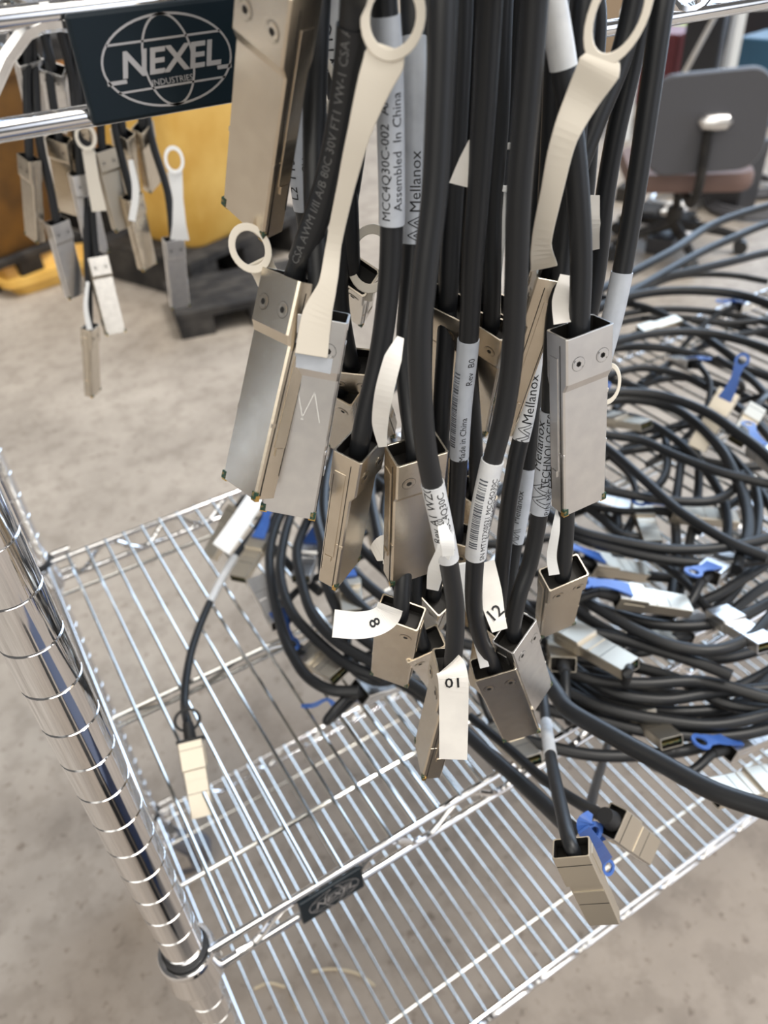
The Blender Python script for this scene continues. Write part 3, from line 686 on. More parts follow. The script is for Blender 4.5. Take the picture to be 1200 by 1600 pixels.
# ------------------------------------------------------------------ cables and modules piled on the middle shelf
ZM = SH['middle'] + .0038
SP = 'coiled cables piled on the middle shelf'
def pile(px, h0, label, h1=None, head=None, r=.0045, group=SP, n=6, drop=False):
    """px: picture points, lying at heights h0..h1 above the shelf wires"""
    k = len(px); P = []
    for i, (x, y) in enumerate(px):
        h = h0 + ((h1 if h1 is not None else h0)-h0)*i/(k-1)
        P.append(W(x, y, Z=ZM+r+h))
    return cable_thing(P, label, group, r=r, n=n)
R_ = [
 ([(890, 490), (927, 460), (985, 427), (1050, 392), (1112, 352), (1200, 322), (1290, 300)], .05, 'uppermost black loop sweeping off towards the chair'),
 ([(900, 500), (977, 462), (1040, 425), (1100, 392), (1150, 370), (1200, 350), (1290, 330)], .045, 'second black loop below the uppermost one, right edge'),
 ([(905, 500), (985, 455), (1030, 435), (1075, 425), (1150, 407), (1200, 395), (1290, 385)], .04, 'third loop from the top at the right edge'),
 ([(870, 520), (925, 485), (1000, 460), (1075, 454), (1150, 460), (1200, 475), (1270, 510)], .05, 'flat arched loop below the sweeping ones'),
 ([(900, 455), (962, 470), (1012, 482), (1075, 512), (1120, 540), (1170, 580)], .035, 'loop slanting down under the flat arch'),
 ([(880, 560), (960, 535), (1025, 521), (1100, 520), (1175, 537), (1260, 570)], .05, 'pale-edged arch above the tall beige module'),
 ([(880, 570), (960, 545), (1025, 543), (1075, 552), (1137, 570), (1200, 588), (1260, 610)], .03, 'loop passing right behind the tall beige module'),
 ([(860, 640), (950, 615), (1025, 617), (1100, 642), (1150, 675), (1200, 714), (1260, 790)], .075, 'bold arch crossing over the tall beige module'),
 ([(860, 650), (950, 627), (1000, 625), (1050, 637), (1092, 665), (1128, 705), (1152, 750), (1166, 790), (1168, 835), (1150, 890)], .055, 'inner arch dropping steeply inside the bold one'),
 ([(880, 672), (950, 680), (1001, 688), (1058, 713), (1129, 739), (1200, 756), (1260, 765)], .06, 'gently falling loop across the shelf middle'),
 ([(900, 670), (951, 702), (1001, 745), (1058, 796), (1100, 824), (1146, 850), (1200, 872)], .065, 'diagonal strand over the open wires'),
 ([(890, 755), (942, 765), (1001, 776), (1072, 784), (1115, 782), (1146, 765), (1160, 740)], .05, 'shallow loop ending in an upturned bend'),
 ([(840, 790), (897, 827), (959, 844), (1044, 858), (1115, 857), (1200, 841), (1270, 815)], .06, 'upper of two long sagging strands'),
 ([(850, 800), (900, 838), (973, 861), (1058, 877), (1129, 881), (1200, 872), (1270, 850)], .055, 'lower of two long sagging strands'),
 ([(865, 895), (897, 925), (945, 957), (1001, 988), (1058, 1010), (1115, 1016), (1172, 996), (1200, 968), (1250, 900)], .07, 'thick front sag with faint print'),
 ([(870, 900), (902, 934), (973, 962), (1030, 976), (1087, 978), (1143, 968), (1200, 942), (1260, 905)], .05, 'sag just behind the printed one'),
 ([(800, 985), (860, 981), (945, 993), (1030, 1016), (1101, 1039), (1143, 1056)], .06, 'strand running to a pale end at lower right'),
 ([(850, 1000), (945, 1076), (1030, 1093), (1115, 1082), (1200, 1075), (1260, 1065)], .035, 'dark loop under the tilted pale module'),
 ([(860, 1036), (920, 1060), (1000, 1068), (1100, 1065), (1200, 1090), (1260, 1100)], .045, 'flat lower loop below the pale end'),
 ([(840, 1050), (888, 1081), (959, 1110), (1030, 1124), (1115, 1132), (1200, 1115), (1260, 1090)], .03, 'third loop from the pile front'),
 ([(820, 1090), (860, 1110), (945, 1127), (1001, 1141), (1072, 1149), (1143, 1149), (1200, 1138), (1260, 1115)], .02, 'second loop from the pile front'),
 ([(800, 1150), (868, 1169), (930, 1180), (1001, 1180), (1072, 1172), (1129, 1158), (1200, 1135), (1260, 1110)], .015, 'foremost loop lying across the shelf rim'),
 ([(850, 1020), (900, 1030), (980, 1040), (1060, 1062), (1130, 1098), (1200, 1108), (1260, 1110)], .03, 'loop ducking under the tilted pale module'),
 ([(845, 1015), (880, 1050), (930, 1086), (1000, 1105), (1080, 1112), (1150, 1100), (1200, 1060), (1250, 1000)], .02, 'deep loop in the dark front of the pile'),
 ([(850, 1060), (900, 1100), (970, 1126), (1050, 1140), (1130, 1120), (1200, 1095), (1260, 1060)], .012, 'lowest loop pressed on the wires'),
 # radial strands at the bottom of the pile
 ([(1070, 690), (1062, 740), (1055, 800), (1057, 870), (1048, 940)], .02, 'upright strand below the tall beige module'),
 ([(1088, 700), (1092, 740), (1088, 790), (1075, 860), (1060, 930)], .012, 'second upright strand beside the first'),
 ([(1040, 680), (1040, 740), (1010, 780), (980, 830), (960, 900)], .018, 'strand bending down left over open wires'),
 ([(1180, 760), (1185, 800), (1175, 860), (1150, 920), (1110, 960)], .03, 'strand curling down at the right edge'),
 ([(1200, 880), (1160, 905), (1120, 930), (1060, 950), (1000, 948), (940, 925), (880, 900)], .04, 'strand crossing behind the folded blue tab'),
 ([(1230, 900), (1190, 920), (1150, 950), (1100, 985), (1040, 1000), (980, 985)], .025, 'strand curving under the folded blue tab'),
 ([(900, 780), (940, 810), (970, 835), (1000, 840)], .02, 'short strand by the beige module, shelf middle'),
 ([(1120, 560), (1170, 590), (1200, 620), (1240, 660)], .04, 'short strand behind the tall beige module'),
 ([(1080, 500), (1140, 505), (1200, 500), (1260, 490)], .03, 'far loop at the right edge below the arches'),
 ([(940, 590), (1000, 575), (1060, 585), (1120, 615), (1180, 660), (1240, 730)], .035, 'dark loop between the pale arch and the bold arch'),
 ([(940, 645), (1000, 655), (1060, 690), (1110, 745), (1135, 800), (1130, 860), (1100, 900)], .03, 'inner loop falling towards the wires'),
 ([(900, 590), (980, 600), (1060, 640), (1130, 700), (1190, 770), (1240, 860)], .025, 'dark loop under the bold arch'),
 ([(930, 720), (980, 705), (1040, 700), (1100, 720), (1170, 730), (1240, 720)], .015, 'low loop between two falling loops'),
 ([(860, 930), (920, 915), (1000, 900), (1080, 905), (1160, 890), (1240, 860)], .02, 'low strand behind the pair of sagging strands'),
 ([(890, 530), (950, 498), (1020, 484), (1100, 486), (1180, 500), (1260, 520)], .03, 'far flat loop between the two top arches'),
 ([(900, 560), (960, 508), (1030, 496), (1110, 502), (1190, 522), (1260, 545)], .02, 'far loop under the flat one'),
 ([(1000, 600), (1060, 560), (1130, 530), (1200, 515), (1260, 505)], .025, 'strand rising to the right behind the beige modules'),
 ([(960, 640), (1010, 600), (1060, 590), (1120, 600), (1200, 640), (1260, 690)], .02, 'loop in the shadow left of the tall beige module'),
 ([(1130, 620), (1180, 655), (1215, 700), (1240, 760)], .03, 'steep strand right of the tall beige module'),
 ([(1090, 830), (1140, 790), (1180, 770), (1250, 780)], .02, 'strand leaving the inner arch to the right'),
 ([(880, 940), (950, 985), (1040, 1020), (1120, 1030), (1200, 1010), (1260, 980)], .02, 'dark sag directly beneath the printed one'),
 ([(860, 1010), (930, 1050), (1020, 1080), (1110, 1085), (1200, 1050), (1250, 1010)], .01, 'dark loop in the tight front stack'),
 ([(1200, 440), (1140, 430), (1060, 432), (980, 470), (930, 520)], .02, 'low far loop below the sweeping ones'),
 ([(880, 720), (930, 740), (960, 790), (965, 850), (950, 900)], .015, 'small loop right of the big steel module'),
]
for i_, (px, h, lab) in enumerate(R_):
    pile(px, h, r=(.0062 if i_ < 4 else .0052 if i_ < 9 else .0045), label='black cable in the right pile: ' + lab, group='black coils of the right pile')
# long strands running forward over the rim
pile([(600, 1050), (680, 1100), (700, 1118), (760, 1175), (820, 1228), (870, 1275), (892, 1296)], .02, 'printed black cable running forward under tag 01 to the blue tab', h1=.10, r=.0048)
pile([(820, 1010), (870, 1085), (887, 1108), (950, 1146), (1033, 1192), (1117, 1237), (1200, 1265), (1280, 1290)], .11, 'long black cable slanting over the rim to the lower right edge', h1=.15, r=.0052)

# loops at the left, behind the bundle
L_ = [
 ([(470, 770), (444, 796), (427, 836), (421, 876), (427, 927), (438, 975), (450, 1010), (457, 1023), (480, 1057), (517, 1078), (560, 1080)], .03, 'outermost left loop with white sleeve'),
 ([(480, 760), (458, 796), (441, 856), (438, 898), (455, 955), (495, 1000), (546, 1040), (600, 1058)], .04, 'second loop from the left'),
 ([(500, 780), (481, 813), (464, 859), (472, 912), (489, 961), (523, 1000), (580, 1034), (640, 1066), (700, 1110)], .05, 'third loop from the left, sliding under tag 8'),
 ([(500, 770), (495, 808), (503, 847), (506, 898), (529, 955), (560, 992), (620, 1030)], .055, 'fourth loop from the left'),
 ([(540, 610), (515, 660), (500, 720), (492, 790), (505, 850), (540, 920), (600, 980)], .07, 'fifth loop rising beside the grey module'),
 ([(640, 590), (570, 640), (530, 690), (508, 760), (515, 840), (560, 900), (620, 950)], .06, 'pale-edged loop curling behind the bronze module'),
 ([(640, 560), (580, 600), (545, 640), (520, 700), (528, 780), (560, 850), (610, 900)], .04, 'inner loop curling behind the bronze module'),
 ([(600, 700), (580, 750), (590, 830), (610, 900), (650, 960)], .05, 'upright loop between two tan modules'),
 ([(620, 720), (600, 790), (606, 860), (640, 930), (700, 980)], .03, 'second upright loop between tan modules'),
 ([(420, 790), (410, 830), (440, 870), (470, 900), (500, 925)], .012, 'short strand under the left loops'),
 ([(700, 1000), (780, 1020), (860, 1050), (930, 1100)], .02, 'strand from under the bundle to the right pile'),
 ([(690, 960), (760, 990), (840, 1030), (900, 1080)], .01, 'strand behind tag 01 joining the right pile'),
 ([(600, 640), (640, 760), (700, 860), (760, 930), (820, 960)], .03, 'strand crossing behind the champagne module'),
 ([(540, 700), (600, 760), (680, 820), (760, 850), (860, 840)], .02, 'low strand running right behind the bundle'),
 ([(900, 620), (820, 640), (740, 690), (690, 760), (680, 860), (720, 950)], .04, 'far loop seen between the hanging cables'),
 ([(900, 700), (830, 730), (770, 780), (750, 860), (790, 940), (870, 980)], .03, 'near loop seen between the hanging cables'),
]
LR = []
for px, h, lab in L_:
    LR.append(pile(px, h, 'black cable behind the bundle: ' + lab, group='black coils behind the bundle'))
r, p = LR[0]
sleeve(r, p, dist_index(p, 975), dist_index(p, 1022), RC, 'sleevew', [('text', .5, 0, 'MC2207', .003)])

def module(px, tip, h, label, m='gold', roll=0, kind='small', tab=None, s=1., cable_px=None, group='loose modules in the pile', ht=None, sub=True, tabm='blue'):
    O = W(*px, Z=ZM+.009+h); ZT = None if ht is None else ZM+.009+ht
    D, Nv = orient(O, tip, .058*s if kind == 'small' else .070*s, roll, flat=True, Zt=ZT)
    back_ = O-D*.03
    if cable_px: P = [W(x, y, Z=ZM+RC+max(.004, h)) for x, y in cable_px]
    else:
        sd_ = V((.52-O.x, .50-O.y, 0)); sd_ = sd_.normalized() if sd_.length > .05 else D*-1; P = [O-D*.065+sd_*.13, O-D*.075+sd_*.07, O-D*.068+sd_*.025, O-D*.042]
        for q, fr_ in zip(P, (.1, .3, .6, .85)): q.z = max(ZM+RC+.002, ZM+RC+.002+(O.z-ZM)*fr_)
    root, path = cable_thing(P+[O-D*.012, O+D*.008], label, group, n=5)
    b = MB(); b.tube([O-D*.014, O-D*.010, O-D*.004, O+D*.002], [RC+.0004, RC+.001, RC+.0012, RC+.0016], 'rubber', n=14); b.build('boot', root, smooth=True)
    connector(root, O, Nv, D, kind, m, s, sub)
    if tab:
        S = Nv.cross(D); k = tab
        pts = [O+D*.010+Nv*.0078, O-D*.004+Nv*.010, O-D*.016+Nv*.0115+S*.002*k, O-D*.026+Nv*.012+S*.004*k]
        b = MB(); b.ribbon(smooth_path(pts, 4), [.014, .0105, .0075, .010], .0013, tabm, wvec=S)
        c = pts[-1]-D*.006; b.ring(c, -D, S, .0078, .0070, .003, .0014, tabm); b.build('pull_tab', root)
    return root, path, O, D, Nv
# left side
r, p, O, D, Nv = module((298, 1158), (318, 1280), .008, 'gold module on a single cable lying at the left of the middle shelf', 'gold', cable_px=[(455, 775), (421, 796), (393, 836), (367, 870), (328, 941), (305, 998), (294, 1040), (288, 1100)], group='', s=.95, ht=.006)
sleeve(r, p, dist_index(p, 868), dist_index(p, 942), RC, 'sleevew')
S = Nv.cross(D); b = MB(); b.ring(O-D*.016, D, S, .009, .0105, .0022, .0018, 'rubber'); b.box(O-D*.0005, (.0100, .0065, .0012), 'rubber', X=S, Y=Nv, Z=D); b.build('latch_clip', r)
r, p, O, D, Nv = module((372, 795), (322, 880), .012, 'beige module left of the gleaming white strap, by the back rim', 'gold', tab=None)
flag(r, [W(404, 772, Z=ZM+.05), W(372, 820, Z=ZM+.046), W(345, 858, Z=ZM+.04)], .018, m='whitep', name='white_strap', thick=.001)
module((412, 838), (372, 905), .012, 'pale square module with blue tab right of the white strap', 'gold', tab=-1)
module((440, 975), (400, 905), .010, 'module with blue ring tab lying left of the loops', 'steel', tab=1)
module((478, 1020), (530, 1055), .006, 'module with green contact edge at the bottom of the left loops', 'gold', roll=15)
module((560, 1082), (625, 1062), .012, 'flat pale module near the thin blue strip', 'steel', roll=20)
module((545, 905), (552, 960), .05, 'pale module standing below the bronze one', 'gold', tab=1)
module((490, 850), (470, 905), .02, 'grey module between the second and third loop', 'steel', tab=1)
module((520, 830), (545, 880), .03, 'module with blue tab right of the grey module', 'steel', tab=-1)
module((600, 860), (575, 800), .03, 'blue-tabbed module behind the torn label', 'gold', tab=1)
module((760, 915), (790, 870), .03, 'blue-tabbed module seen through the gap left of tag 12', 'steel', tab=1)
module((600, 1000), (560, 960), .03, 'pale module under tag 8', 'gold')
module((540, 985), (530, 930), .03, 'small pale module left of tag 8', 'gold')
module((735, 740), (700, 700), .04, 'blue-tabbed module behind the bar-code sleeve', 'steel', tab=1)
# right pile
module((1140, 612), (1082, 712), .075, 'tall beige module standing on the bold arch', 'gold', tab=-1, roll=-20, ht=.06, s=1.15)
module((1180, 640), (1150, 690), .05, 'beige module right of the tall one', 'gold', roll=-20)
module((1085, 570), (1050, 560), .04, 'blue-tabbed module left of the tall beige one', 'steel', tab=1)
module((960, 930), (1074, 948), .075, 'pale two-step module in the centre of the right pile', 'gold', tab=-1, ht=.07, s=1.05)
module((920, 880), (1010, 895), .04, 'long pale module with blue clip left of centre pile', 'gold', tab=1, s=1.1)
module((1045, 800), (1150, 812), .025, 'beige module with green edge under the diagonal strand', 'gold', tab=-1, s=1.1)
module((1000, 790), (1020, 850), .02, 'beige module lying upright on open wires', 'gold')
module((900, 770), (1000, 800), .02, 'grey flat module right of the big steel one', 'steel', tab=-1)
module((880, 985), (985, 1045), .055, 'tilted pale module with green window in the front of the pile', 'gold', s=1.1, ht=.05)
module((880, 1040), (868, 995), .05, 'small module tip with green window beside tag 12', 'gold')
module((1105, 900), (1140, 870), .06, 'module under the folded blue tab', 'steel', tab=1)
module((1120, 960), (1200, 1010), .05, 'pale module at the right edge below the blue tab', 'steel', ht=.045)
module((1070, 990), (1150, 955), .02, 'grey module under the front sag', 'steel')
module((950, 655), (1010, 665), .03, 'thin pale module left of the falling loop', 'gold')
module((1000, 520), (1060, 500), .03, 'far module under the pale arch', 'gold')
module((1150, 480), (1190, 470), .03, 'far module at the right edge', 'steel', tab=1)
module((1180, 700), (1220, 740), .05, 'blue-tabbed module at the right edge', 'steel', tab=1)
module((930, 640), (915, 690), .03, 'module directly right of the big steel one', 'steel', tab=1)
module((1130, 1170), (1195, 1145), .008, 'pale module near the front rim at right', 'steel', tab=1)
module((1205, 1222), (1112, 1240), .0, 'cardboard-coloured module at the right edge on the wires', 'gold', s=1.1)
module((985, 1105), (1050, 1160), .004, 'module under the foremost loops', 'gold')
module((780, 1140), (830, 1190), .0, 'narrow beige module lying on the rim below tag 01', 'gold')
module((1010, 1000), (1080, 990), .03, 'module tucked behind the front sag', 'gold')
# cables dangling over the rim in front
def dangle(px, Ys, label, tip, roll=0, m='gold', tab=None, s=1., boot=True, group=None):
    P = [W(x, y, Y=Y) for (x, y), Y in zip(px, Ys)]; O = P[-1]; D, Nv = orient(O, tip, .058*s, roll)
    root, path = cable_thing(P+[O+D*.008], label, group)
    connector(root, O, Nv, D, 'small', m, s)
    if tab:
        S = Nv.cross(D); pts = [O+D*.008+Nv*.0078, O-D*.006+Nv*.0105, O-D*.020+Nv*.012+S*.004*tab]
        b = MB(); b.ribbon(smooth_path(pts, 4), [.015, .013, .010], .0013, 'blue', wvec=S); b.ring(pts[-1]-D*.006, -D, S, .009, .008, .003, .0014, 'blue'); b.build('pull_tab', root)
    return root, path, O, D, Nv
r, p, O, D, Nv = dangle([(838, 1010), (846, 1060), (852, 1120), (860, 1180), (872, 1240), (892, 1322)], [.30, .262, .225, .185, .150, .118], 'black cable with white sleeve over the rim ending in the lowest beige module', (944, 1434), 22, tab=None, s=.86, m='gold')
sleeve(r, p, dist_index(p, 1125), dist_index(p, 1184), RC, 'sleevew')
S = Nv.cross(D)
b = MB(); q = [W(912, 1296, Y=.124), W(932, 1325, Y=.122), W(947, 1345, Y=.122)]; b.ribbon(smooth_path(q, 5), [.006, .0082, .0072], .0012, 'blue'); b.ring(W(950, 1355, Y=.122), V((1, 0, 0)), V((0, .5, .8)).normalized(), .0038, .0046, .0016, .0012, 'blue'); b.build('pull_tab', r)
r, p, O, D, Nv = dangle([(735, 1120), (790, 1165), (850, 1218), (905, 1255), (955, 1282)], [.285, .245, .200, .165, .135], 'black cable slanting over the rim to the beige module at its right', (1015, 1328), -10, s=.88, m='gold')
b = MB(); b.tube([O-D*.008, O-D*.002, O+D*.001], [RC+.001, RC+.0016, RC+.002], 'rubber', n=14); b.build('boot', r, smooth=True)
r, p = cable_thing([W(984, 1040, Z=ZM+.075), W(981, 1052, Z=ZM+.085), W(965, 1104, Y=.30), W(948, 1169, Y=.255), W(930, 1230, Y=.205), W(915, 1292, Y=.150)], 'black cable dropping straight from the tilted pale module')
q = [W(922, 1270, Y=.142), W(914, 1284, Y=.140), W(922, 1300, Y=.138), W(945, 1298, Y=.138), W(960, 1290, Y=.138)]
b = MB(); b.ribbon(smooth_path(q, 5), [.003, .008, .011, .008, .004], .0012, 'blue'); b.ring(W(924, 1302, Y=.136), V((1, 0, 0)), V((0, .5, .8)).normalized(), .0072, .0056, .0024, .0014, 'blue'); b.build('pull_tab', r)
# thin blue strip on the wires
q = [W(471, 1103, Z=ZM+.001), W(490, 1102, Z=ZM+.004), W(512, 1093, Z=ZM+.006), W(528, 1106, Z=ZM+.002), W(545, 1100, Z=ZM+.003), W(565, 1090, Z=ZM+.001)]
b = MB(); b.ribbon(smooth_path(q, 5), [.003, .004, .0025, .006, .003, .002], .001, 'blue'); tag(b.build('blue_tie', origin=q[0]), 'thin crumpled blue plastic strip lying on the wires left of tag 01', 'tie')
q = [W(793, 800, Y=.235), W(790, 770, Y=.235), W(812, 745, Y=.237)]

# ------------------------------------------------------------------ floor clutter and background
for i, (pts, lab) in enumerate((([(397, 1545), (420, 1536), (445, 1542)], 'thin straw on the floor under the shelving, left piece'), ([(487, 1518), (520, 1514), (560, 1522), (585, 1540)], 'thin straw on the floor, the longest curved piece'), ([(452, 1540), (458, 1560), (465, 1578)], 'thin straw on the floor, the steep piece'))):
    b = MB(); b.tube(smooth_path([W(x, y, Z=.0022) for x, y in pts], 4), .0015, 'straw', n=6); tag(b.build('straw', origin=W(*pts[0], Z=.0)), lab, 'straw')
def tub(name, c, hx, hy, hgt, z0, m, label, yaw=.4, fill='darkbox'):
    X = V((math.cos(yaw), math.sin(yaw), 0)); Y = V((-math.sin(yaw), math.cos(yaw), 0)); c = V((c.x, c.y, 0))
    root = empty(name, V((c.x, c.y, z0)), label, 'bin')
    def loop(k, z, rr, n=6):
        out = []
        for cx, cy, a0 in ((1, 1, 0), (-1, 1, .5*PI), (-1, -1, PI), (1, -1, 1.5*PI)):
            for i in range(n+1):
                a = a0+.5*PI*i/n; out.append(c+X*(cx*(hx*k-rr)+rr*math.cos(a))+Y*(cy*(hy*k-rr)+rr*math.sin(a))+V((0, 0, z)))
        return out
    prof = [(.80, z0, .05), (.84, z0+.02, .05), (.97, z0+hgt-.03, .05), (1.02, z0+hgt-.03, .05), (1.03, z0+hgt, .05), (.97, z0+hgt, .05), (.82, z0+.02, .05)]
    b = MB(); n = None; vs = []
    for q in prof: l = loop(*q); n = len(l); vs += l
    fs = [(j*n+i, j*n+(i+1) % n, (j+1)*n+(i+1) % n, (j+1)*n+i) for j in range(len(prof)-1) for i in range(n)]
    fs += [tuple(reversed(range(n))), tuple((len(prof)-1)*n+i for i in range(n))]
    b.add(vs, fs, m); b.build('tub_body', root, smooth=True); return root, X, Y, c
def dolly(c, hx, hy, hgt, label, yaw=.4):
    X = V((math.cos(yaw), math.sin(yaw), 0)); Y = V((-math.sin(yaw), math.cos(yaw), 0)); c = V((c.x, c.y, 0)); root = empty('black_pallet', c, label, 'pallet')
    b = MB()
    for k in (-1, -.5, 0, .5, 1): b.box(c+Y*(hy*k*.80)+V((0, 0, hgt-.012)), (hx, hy*.19, .012), 'blackp', X=X, Y=Y)
    b.build('deck_board', root)
    b = MB()
    for k in (-1, 0, 1): b.box(c+X*(hx*k*.8)+V((0, 0, (hgt-.024)/2)), (hx*.19, hy*.98, (hgt-.024)/2-.0005), 'blackp', X=X, Y=Y)
    b.build('runner', root); return root
bc = W(318, 350, Z=.14)
dolly(bc, .34, .28, .14, 'black pallet under the bright yellow bin on the concrete')
tub('yellow_bin', bc+V((0, 0, 0)), .27, .24, .62, .141, 'yellow', 'bright yellow plastic bin holding dark boxes, left of the hanging cables')
b = MB(); q = bc
for dx, dy, hz, m, nm, lab in ((-.09, .05, .20, 'darkbox', 'electronics_box', 'dark box inside the bright yellow bin'), (.09, -.03, .24, 'box', 'cream_carton', 'cream carton resting in the bright yellow bin')):
    b = MB(); b.box(V((q.x+dx, q.y+dy, .18+hz*1.1)), (.075, .06, hz*1.08), m, X=V((.9, .43, 0)), Y=V((-.43, .9, 0))); tag(b.build(nm, origin=V((q.x+dx, q.y+dy, .17)), bevel=.006), lab, 'box')
bc2 = W(205, 290, Z=.14)
dolly(bc2, .26, .24, .14, 'black pallet under the small orange bin')
tub('orange_bin', bc2, .26, .22, .50, .141, 'orange', 'burnt orange plastic bin standing behind the small hanging group')
bc3 = W(-10, 380, Z=.10)
dolly(bc3, .26, .24, .10, 'black pallet at the left edge under the amber bin')
tub('amber_bin', bc3, .25, .24, .62, .101, 'amber', 'brownish amber bin cut by the left edge of the picture')
tub('yellow_tray', W(80, 436, Z=.0), .20, .10, .07, .0005, 'yellow', 'low yellow tray on the floor behind the hanging group', yaw=.2)
dolly(W(405, 478, Z=.0), .30, .16, .09, 'small black pallet on the floor beside the ring tab', yaw=-.2)
b = MB(); c = W(305, 458, Z=.01); b.box(c, (.04, .02, .009), 'blackp'); tag(b.build('black_scrap', origin=V((c.x, c.y, 0))), 'small dark scrap on the floor below the single hanging module', 'scrap')

# chair seen from behind
c = W(1105, 192, z=2.5); fw = V((.62, .78, 0)).normalized(); rt = V((fw.y, -fw.x, 0)); up = V((0, 0, 1)); tl = (up*.96-fw*.10+rt*.0).normalized()
chair = empty('task_chair', V((c.x, c.y, 0)), 'grey swivel chair with rounded backrest seen from behind at upper right', 'chair')
def rslab(b, c, hx, hy, t, X, Y, m, rr, bulge=0.):
    n = 8; Nn = X.cross(Y).normalized(); vs = []; L = []
    for k, z in ((.97, -t), (1, -t*.5), (1, t*.5), (.97, t)):
        for cx, cy, a0 in ((1, 1, 0), (-1, 1, .5*PI), (-1, -1, PI), (1, -1, 1.5*PI)):
            for i in range(n+1):
                a = a0+.5*PI*i/n; x = cx*(hx*k-rr)+rr*math.cos(a); y = cy*(hy*k-rr)+rr*math.sin(a)
                vs.append(c+X*x+Y*y+Nn*(z+bulge*(x/hx)**2))
    m_ = 4*(n+1); fs = [(j*m_+i, j*m_+(i+1) % m_, (j+1)*m_+(i+1) % m_, (j+1)*m_+i) for j in range(3) for i in range(m_)]
    fs += [tuple(reversed(range(m_))), tuple(3*m_+i for i in range(m_))]; b.add(vs, fs, m)
b = MB(); rslab(b, c, .185, .150, .022, (rt*.985+up*.06).normalized(), (up*.985-rt*.06).normalized(), 'seat', .075); b.build('backrest', chair, smooth=True)
sc_ = c+fw*.24-up*.20
b = MB(); rslab(b, sc_, .21, .20, .030, rt, fw, 'seatc', .07); b.build('seat', chair, smooth=True)
b = MB(); b.tube(smooth_path([c-fw*.03+up*.00, c-fw*.045-up*.10, c-fw*.04-up*.20, c+fw*.02-up*.26, c+fw*.20-up*.245], 5), [.016]*21, 'blackp', n=10); b.build('back_support', chair, smooth=True)
b = MB(); kq = c-fw*.045+rt*.02+up*.012; b.tube([kq-rt*.055+up*.01, kq-rt*.04, kq, kq+rt*.03, kq+rt*.045], [.010, .024, .026, .024, .008], 'steel', n=14); b.build('adjusting_knob', chair, smooth=True)
b = MB(); g = V((sc_.x, sc_.y, 0)); b.tube([g+up*.09, g+up*.16, g+up*.161, g+up*(sc_.z-.03)], [.030, .030, .016, .016], 'blackp', n=14); b.build('gas_column', chair, smooth=True)
for i in range(5):
    a = 2*PI*i/5+.4; d = V((math.cos(a), math.sin(a), 0)); b = MB(); b.tube([g+up*.10, g+d*.14+up*.085, g+d*.25+up*.062], [.022, .018, .013], 'blackp', n=8); l = b.build('leg', chair, smooth=True)
    b = MB(); t = V((-d.y, d.x, 0)); b.tube([g+d*.25+up*.026-t*.02, g+d*.25+up*.026+t*.02], .025, 'rubber', n=14); b.build('caster', l, smooth=True, origin=chair.location)

# white-framed work bench beyond the chair
TL = W(1003, 18, z=3.9); TR = W(1172, -4, z=3.75)
bench = empty('work_bench', V((TL.x, TL.y, 0)), 'white-framed bench with thin legs behind the grey chair', 'bench')
dn = (TR-TL).normalized(); bk = V((-dn.y, dn.x, 0)).normalized()*.55
if bk.dot(CF) < 0: bk = -bk
zt = TL.z
TR = V((TR.x, TR.y, zt))
b = MB(); b.tube([TL-dn*.1, TR+dn*.1], .017, 'whitemetal', n=8); b.box((TL+TR)/2+bk*.5+V((0, 0, .012)), ((TR-TL).length/2+.1, .28, .012), 'whitemetal', X=dn, Y=bk.normalized()); b.build('bench_top', bench)
for P in (TL, TR-dn*.02, TL+bk, TR+bk):
    b = MB(); b.box(V((P.x, P.y, zt/2)), (.020, .020, zt/2-.0005), 'whitemetal', X=dn, Y=bk.normalized()); b.build('leg', bench)
b = MB(); A = TL.lerp(TR, .75); B = TL.lerp(TR, .45); b.tube([V((A.x, A.y, zt-.02))+bk*.3, V((B.x, B.y, zt*.35))+bk*.3], .014, 'steel', n=8); b.build('brace', bench)
# things stored under and beyond the bench
def crate(px, z, h, m, nm, lab, cat, yaw=.3, shape='box'):
    q = W(*px, z=z); X = V((math.cos(yaw), math.sin(yaw), 0)); Y = V((-math.sin(yaw), math.cos(yaw), 0))
    zc = q.z; b = MB()
    b.box(V((q.x, q.y, zc/2+h[2]/2)), (h[0], h[1], zc/2+h[2]/2-.001), m, X=X, Y=Y, top=1.04)
    tag(b.build(nm, origin=V((q.x, q.y, 0)), bevel=.01), lab, cat)
crate((1035, 75), 4.8, (.16, .16, .10), 'red', 'red_crate', 'dark red crate under the white bench', 'crate')
crate((1072, 68), 5.4, (.07, .10, .12), 'green', 'green_carton', 'small green carton under the white bench', 'carton', .6)
crate((1100, 70), 4.5, (.07, .10, .16), 'darkbox', 'computer_tower', 'dark upright computer case under the white bench', 'computer', .5)
crate((1210, 100), 4.3, (.16, .16, .14), 'bluegrey', 'teal_tote', 'teal storage tote right of the white bench leg', 'tote', .2)
crate((1195, 60), 5.0, (.20, .16, .30), 'darkbox', 'black_cabinet', 'dark cabinet beyond the teal tote', 'cabinet', .2)
crate((1150, 235), 3.2, (.07, .10, .05), 'darkbox', 'small_black_box', 'small black box on the floor right of the chair back', 'box', .1)
crate((1020, 20), 6.2, (.40, .3, .30), 'tan', 'cardboard_stack', 'tall cardboard carton far beyond the bench', 'carton', .2)
crate((20, 100), 5.2, (.5, .3, .15), 'blackp', 'dark_crate', 'dark crate far back at the left edge', 'crate', .2)
crate((190, 60), 6.6, (.45, .3, .25), 'darkbox', 'dark_cabinet', 'long dark cabinet far behind the upper navy plate', 'cabinet', .3)
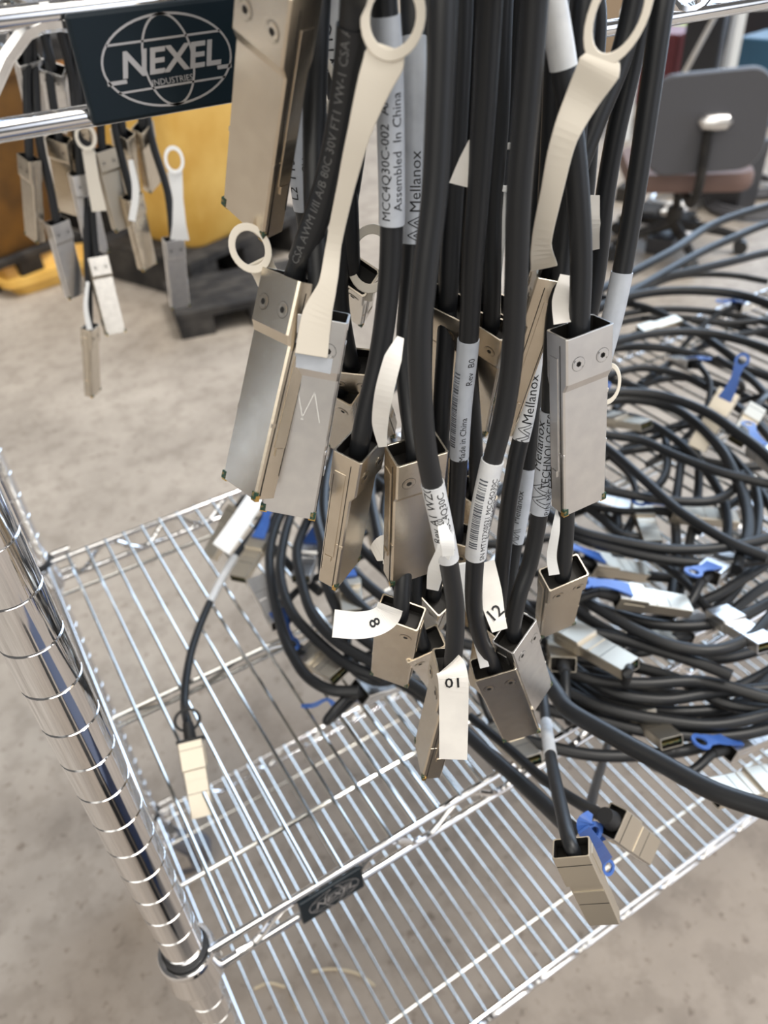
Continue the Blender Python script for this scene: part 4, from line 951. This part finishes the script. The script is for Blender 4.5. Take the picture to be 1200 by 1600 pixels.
crate((450, 10), 6.0, (.45, .3, .3), 'box', 'pale_cabinet', 'pale cabinet far behind the foreground cable', 'cabinet', .3)
crate((360, 150), 3.6, (.09, .10, .06), 'box', 'cream_case', 'cream case beside the upper navy plate, beyond the bin', 'case', .3)
for i, (x, y, ra, rb) in enumerate(((1120, 300, .16, .09), (1165, 290, .14, .10), (1060, 312, .15, .07), (1175, 318, .18, .11), (1045, 350, .12, .08))):
    q = W(x, y, Z=.02); pts = []
    for j in range(60):
        a = 2*PI*j/20; k = 1-.06*(j//20); pts.append(V((q.x+ra*k*math.cos(a), q.y+rb*1.5*k*math.sin(a), .012+.010*(j//20)+.006*math.sin(a*1.5+i)**2)))
    lab = ['small grey coil on the floor under the chair', 'grey coil on the floor right of the chair column', 'grey coil on the floor left of the chair column', 'largest grey coil on the floor at the right edge', 'nearest grey coil on the floor before the chair'][i]
    cable_thing(pts, lab, 'coils on the floor behind the pile', r=.009, m='seat' if i % 2 else 'steel', n=2)
for i, (x, y, hx) in enumerate(((1010, 335, .07), (1040, 375, .09), (985, 300, .06))):
    q = W(x, y, Z=.03); b = MB(); b.box(V((q.x, q.y, .031)), (hx, .05, .03), 'blackp' if i != 1 else 'darkbox', X=V((.9, .43, 0)), Y=V((-.43, .9, 0))); tag(b.build('black_adapter', origin=V((q.x, q.y, 0)), bevel=.006), ['black adapter on the floor left of the chair', 'larger black adapter on the floor before the chair', 'small black adapter by the rightmost hanging cable'][i], 'adapter')

# blocks added out of view to give the chrome post dark and blue reflections
b = MB(); b.box((-.045, -.26, .19), (.045, .16, .188), 'blackp'); b.box((-.045, -.26, .385), (.008, .06, .012), 'blackp'); tag(b.build('black_reflection_block', origin=V((-.045, -.26, 0)), bevel=.008), 'black upright block added out of view for the dark reflection in the left post', 'case')
b = MB(); b.box((.20, -.30, .16), (.13, .16, .158), 'navy', top=1.05); tag(b.build('navy_reflection_block', origin=V((.20, -.30, 0)), bevel=.008), 'navy block added out of view for the blue reflection in the left post', 'tote')
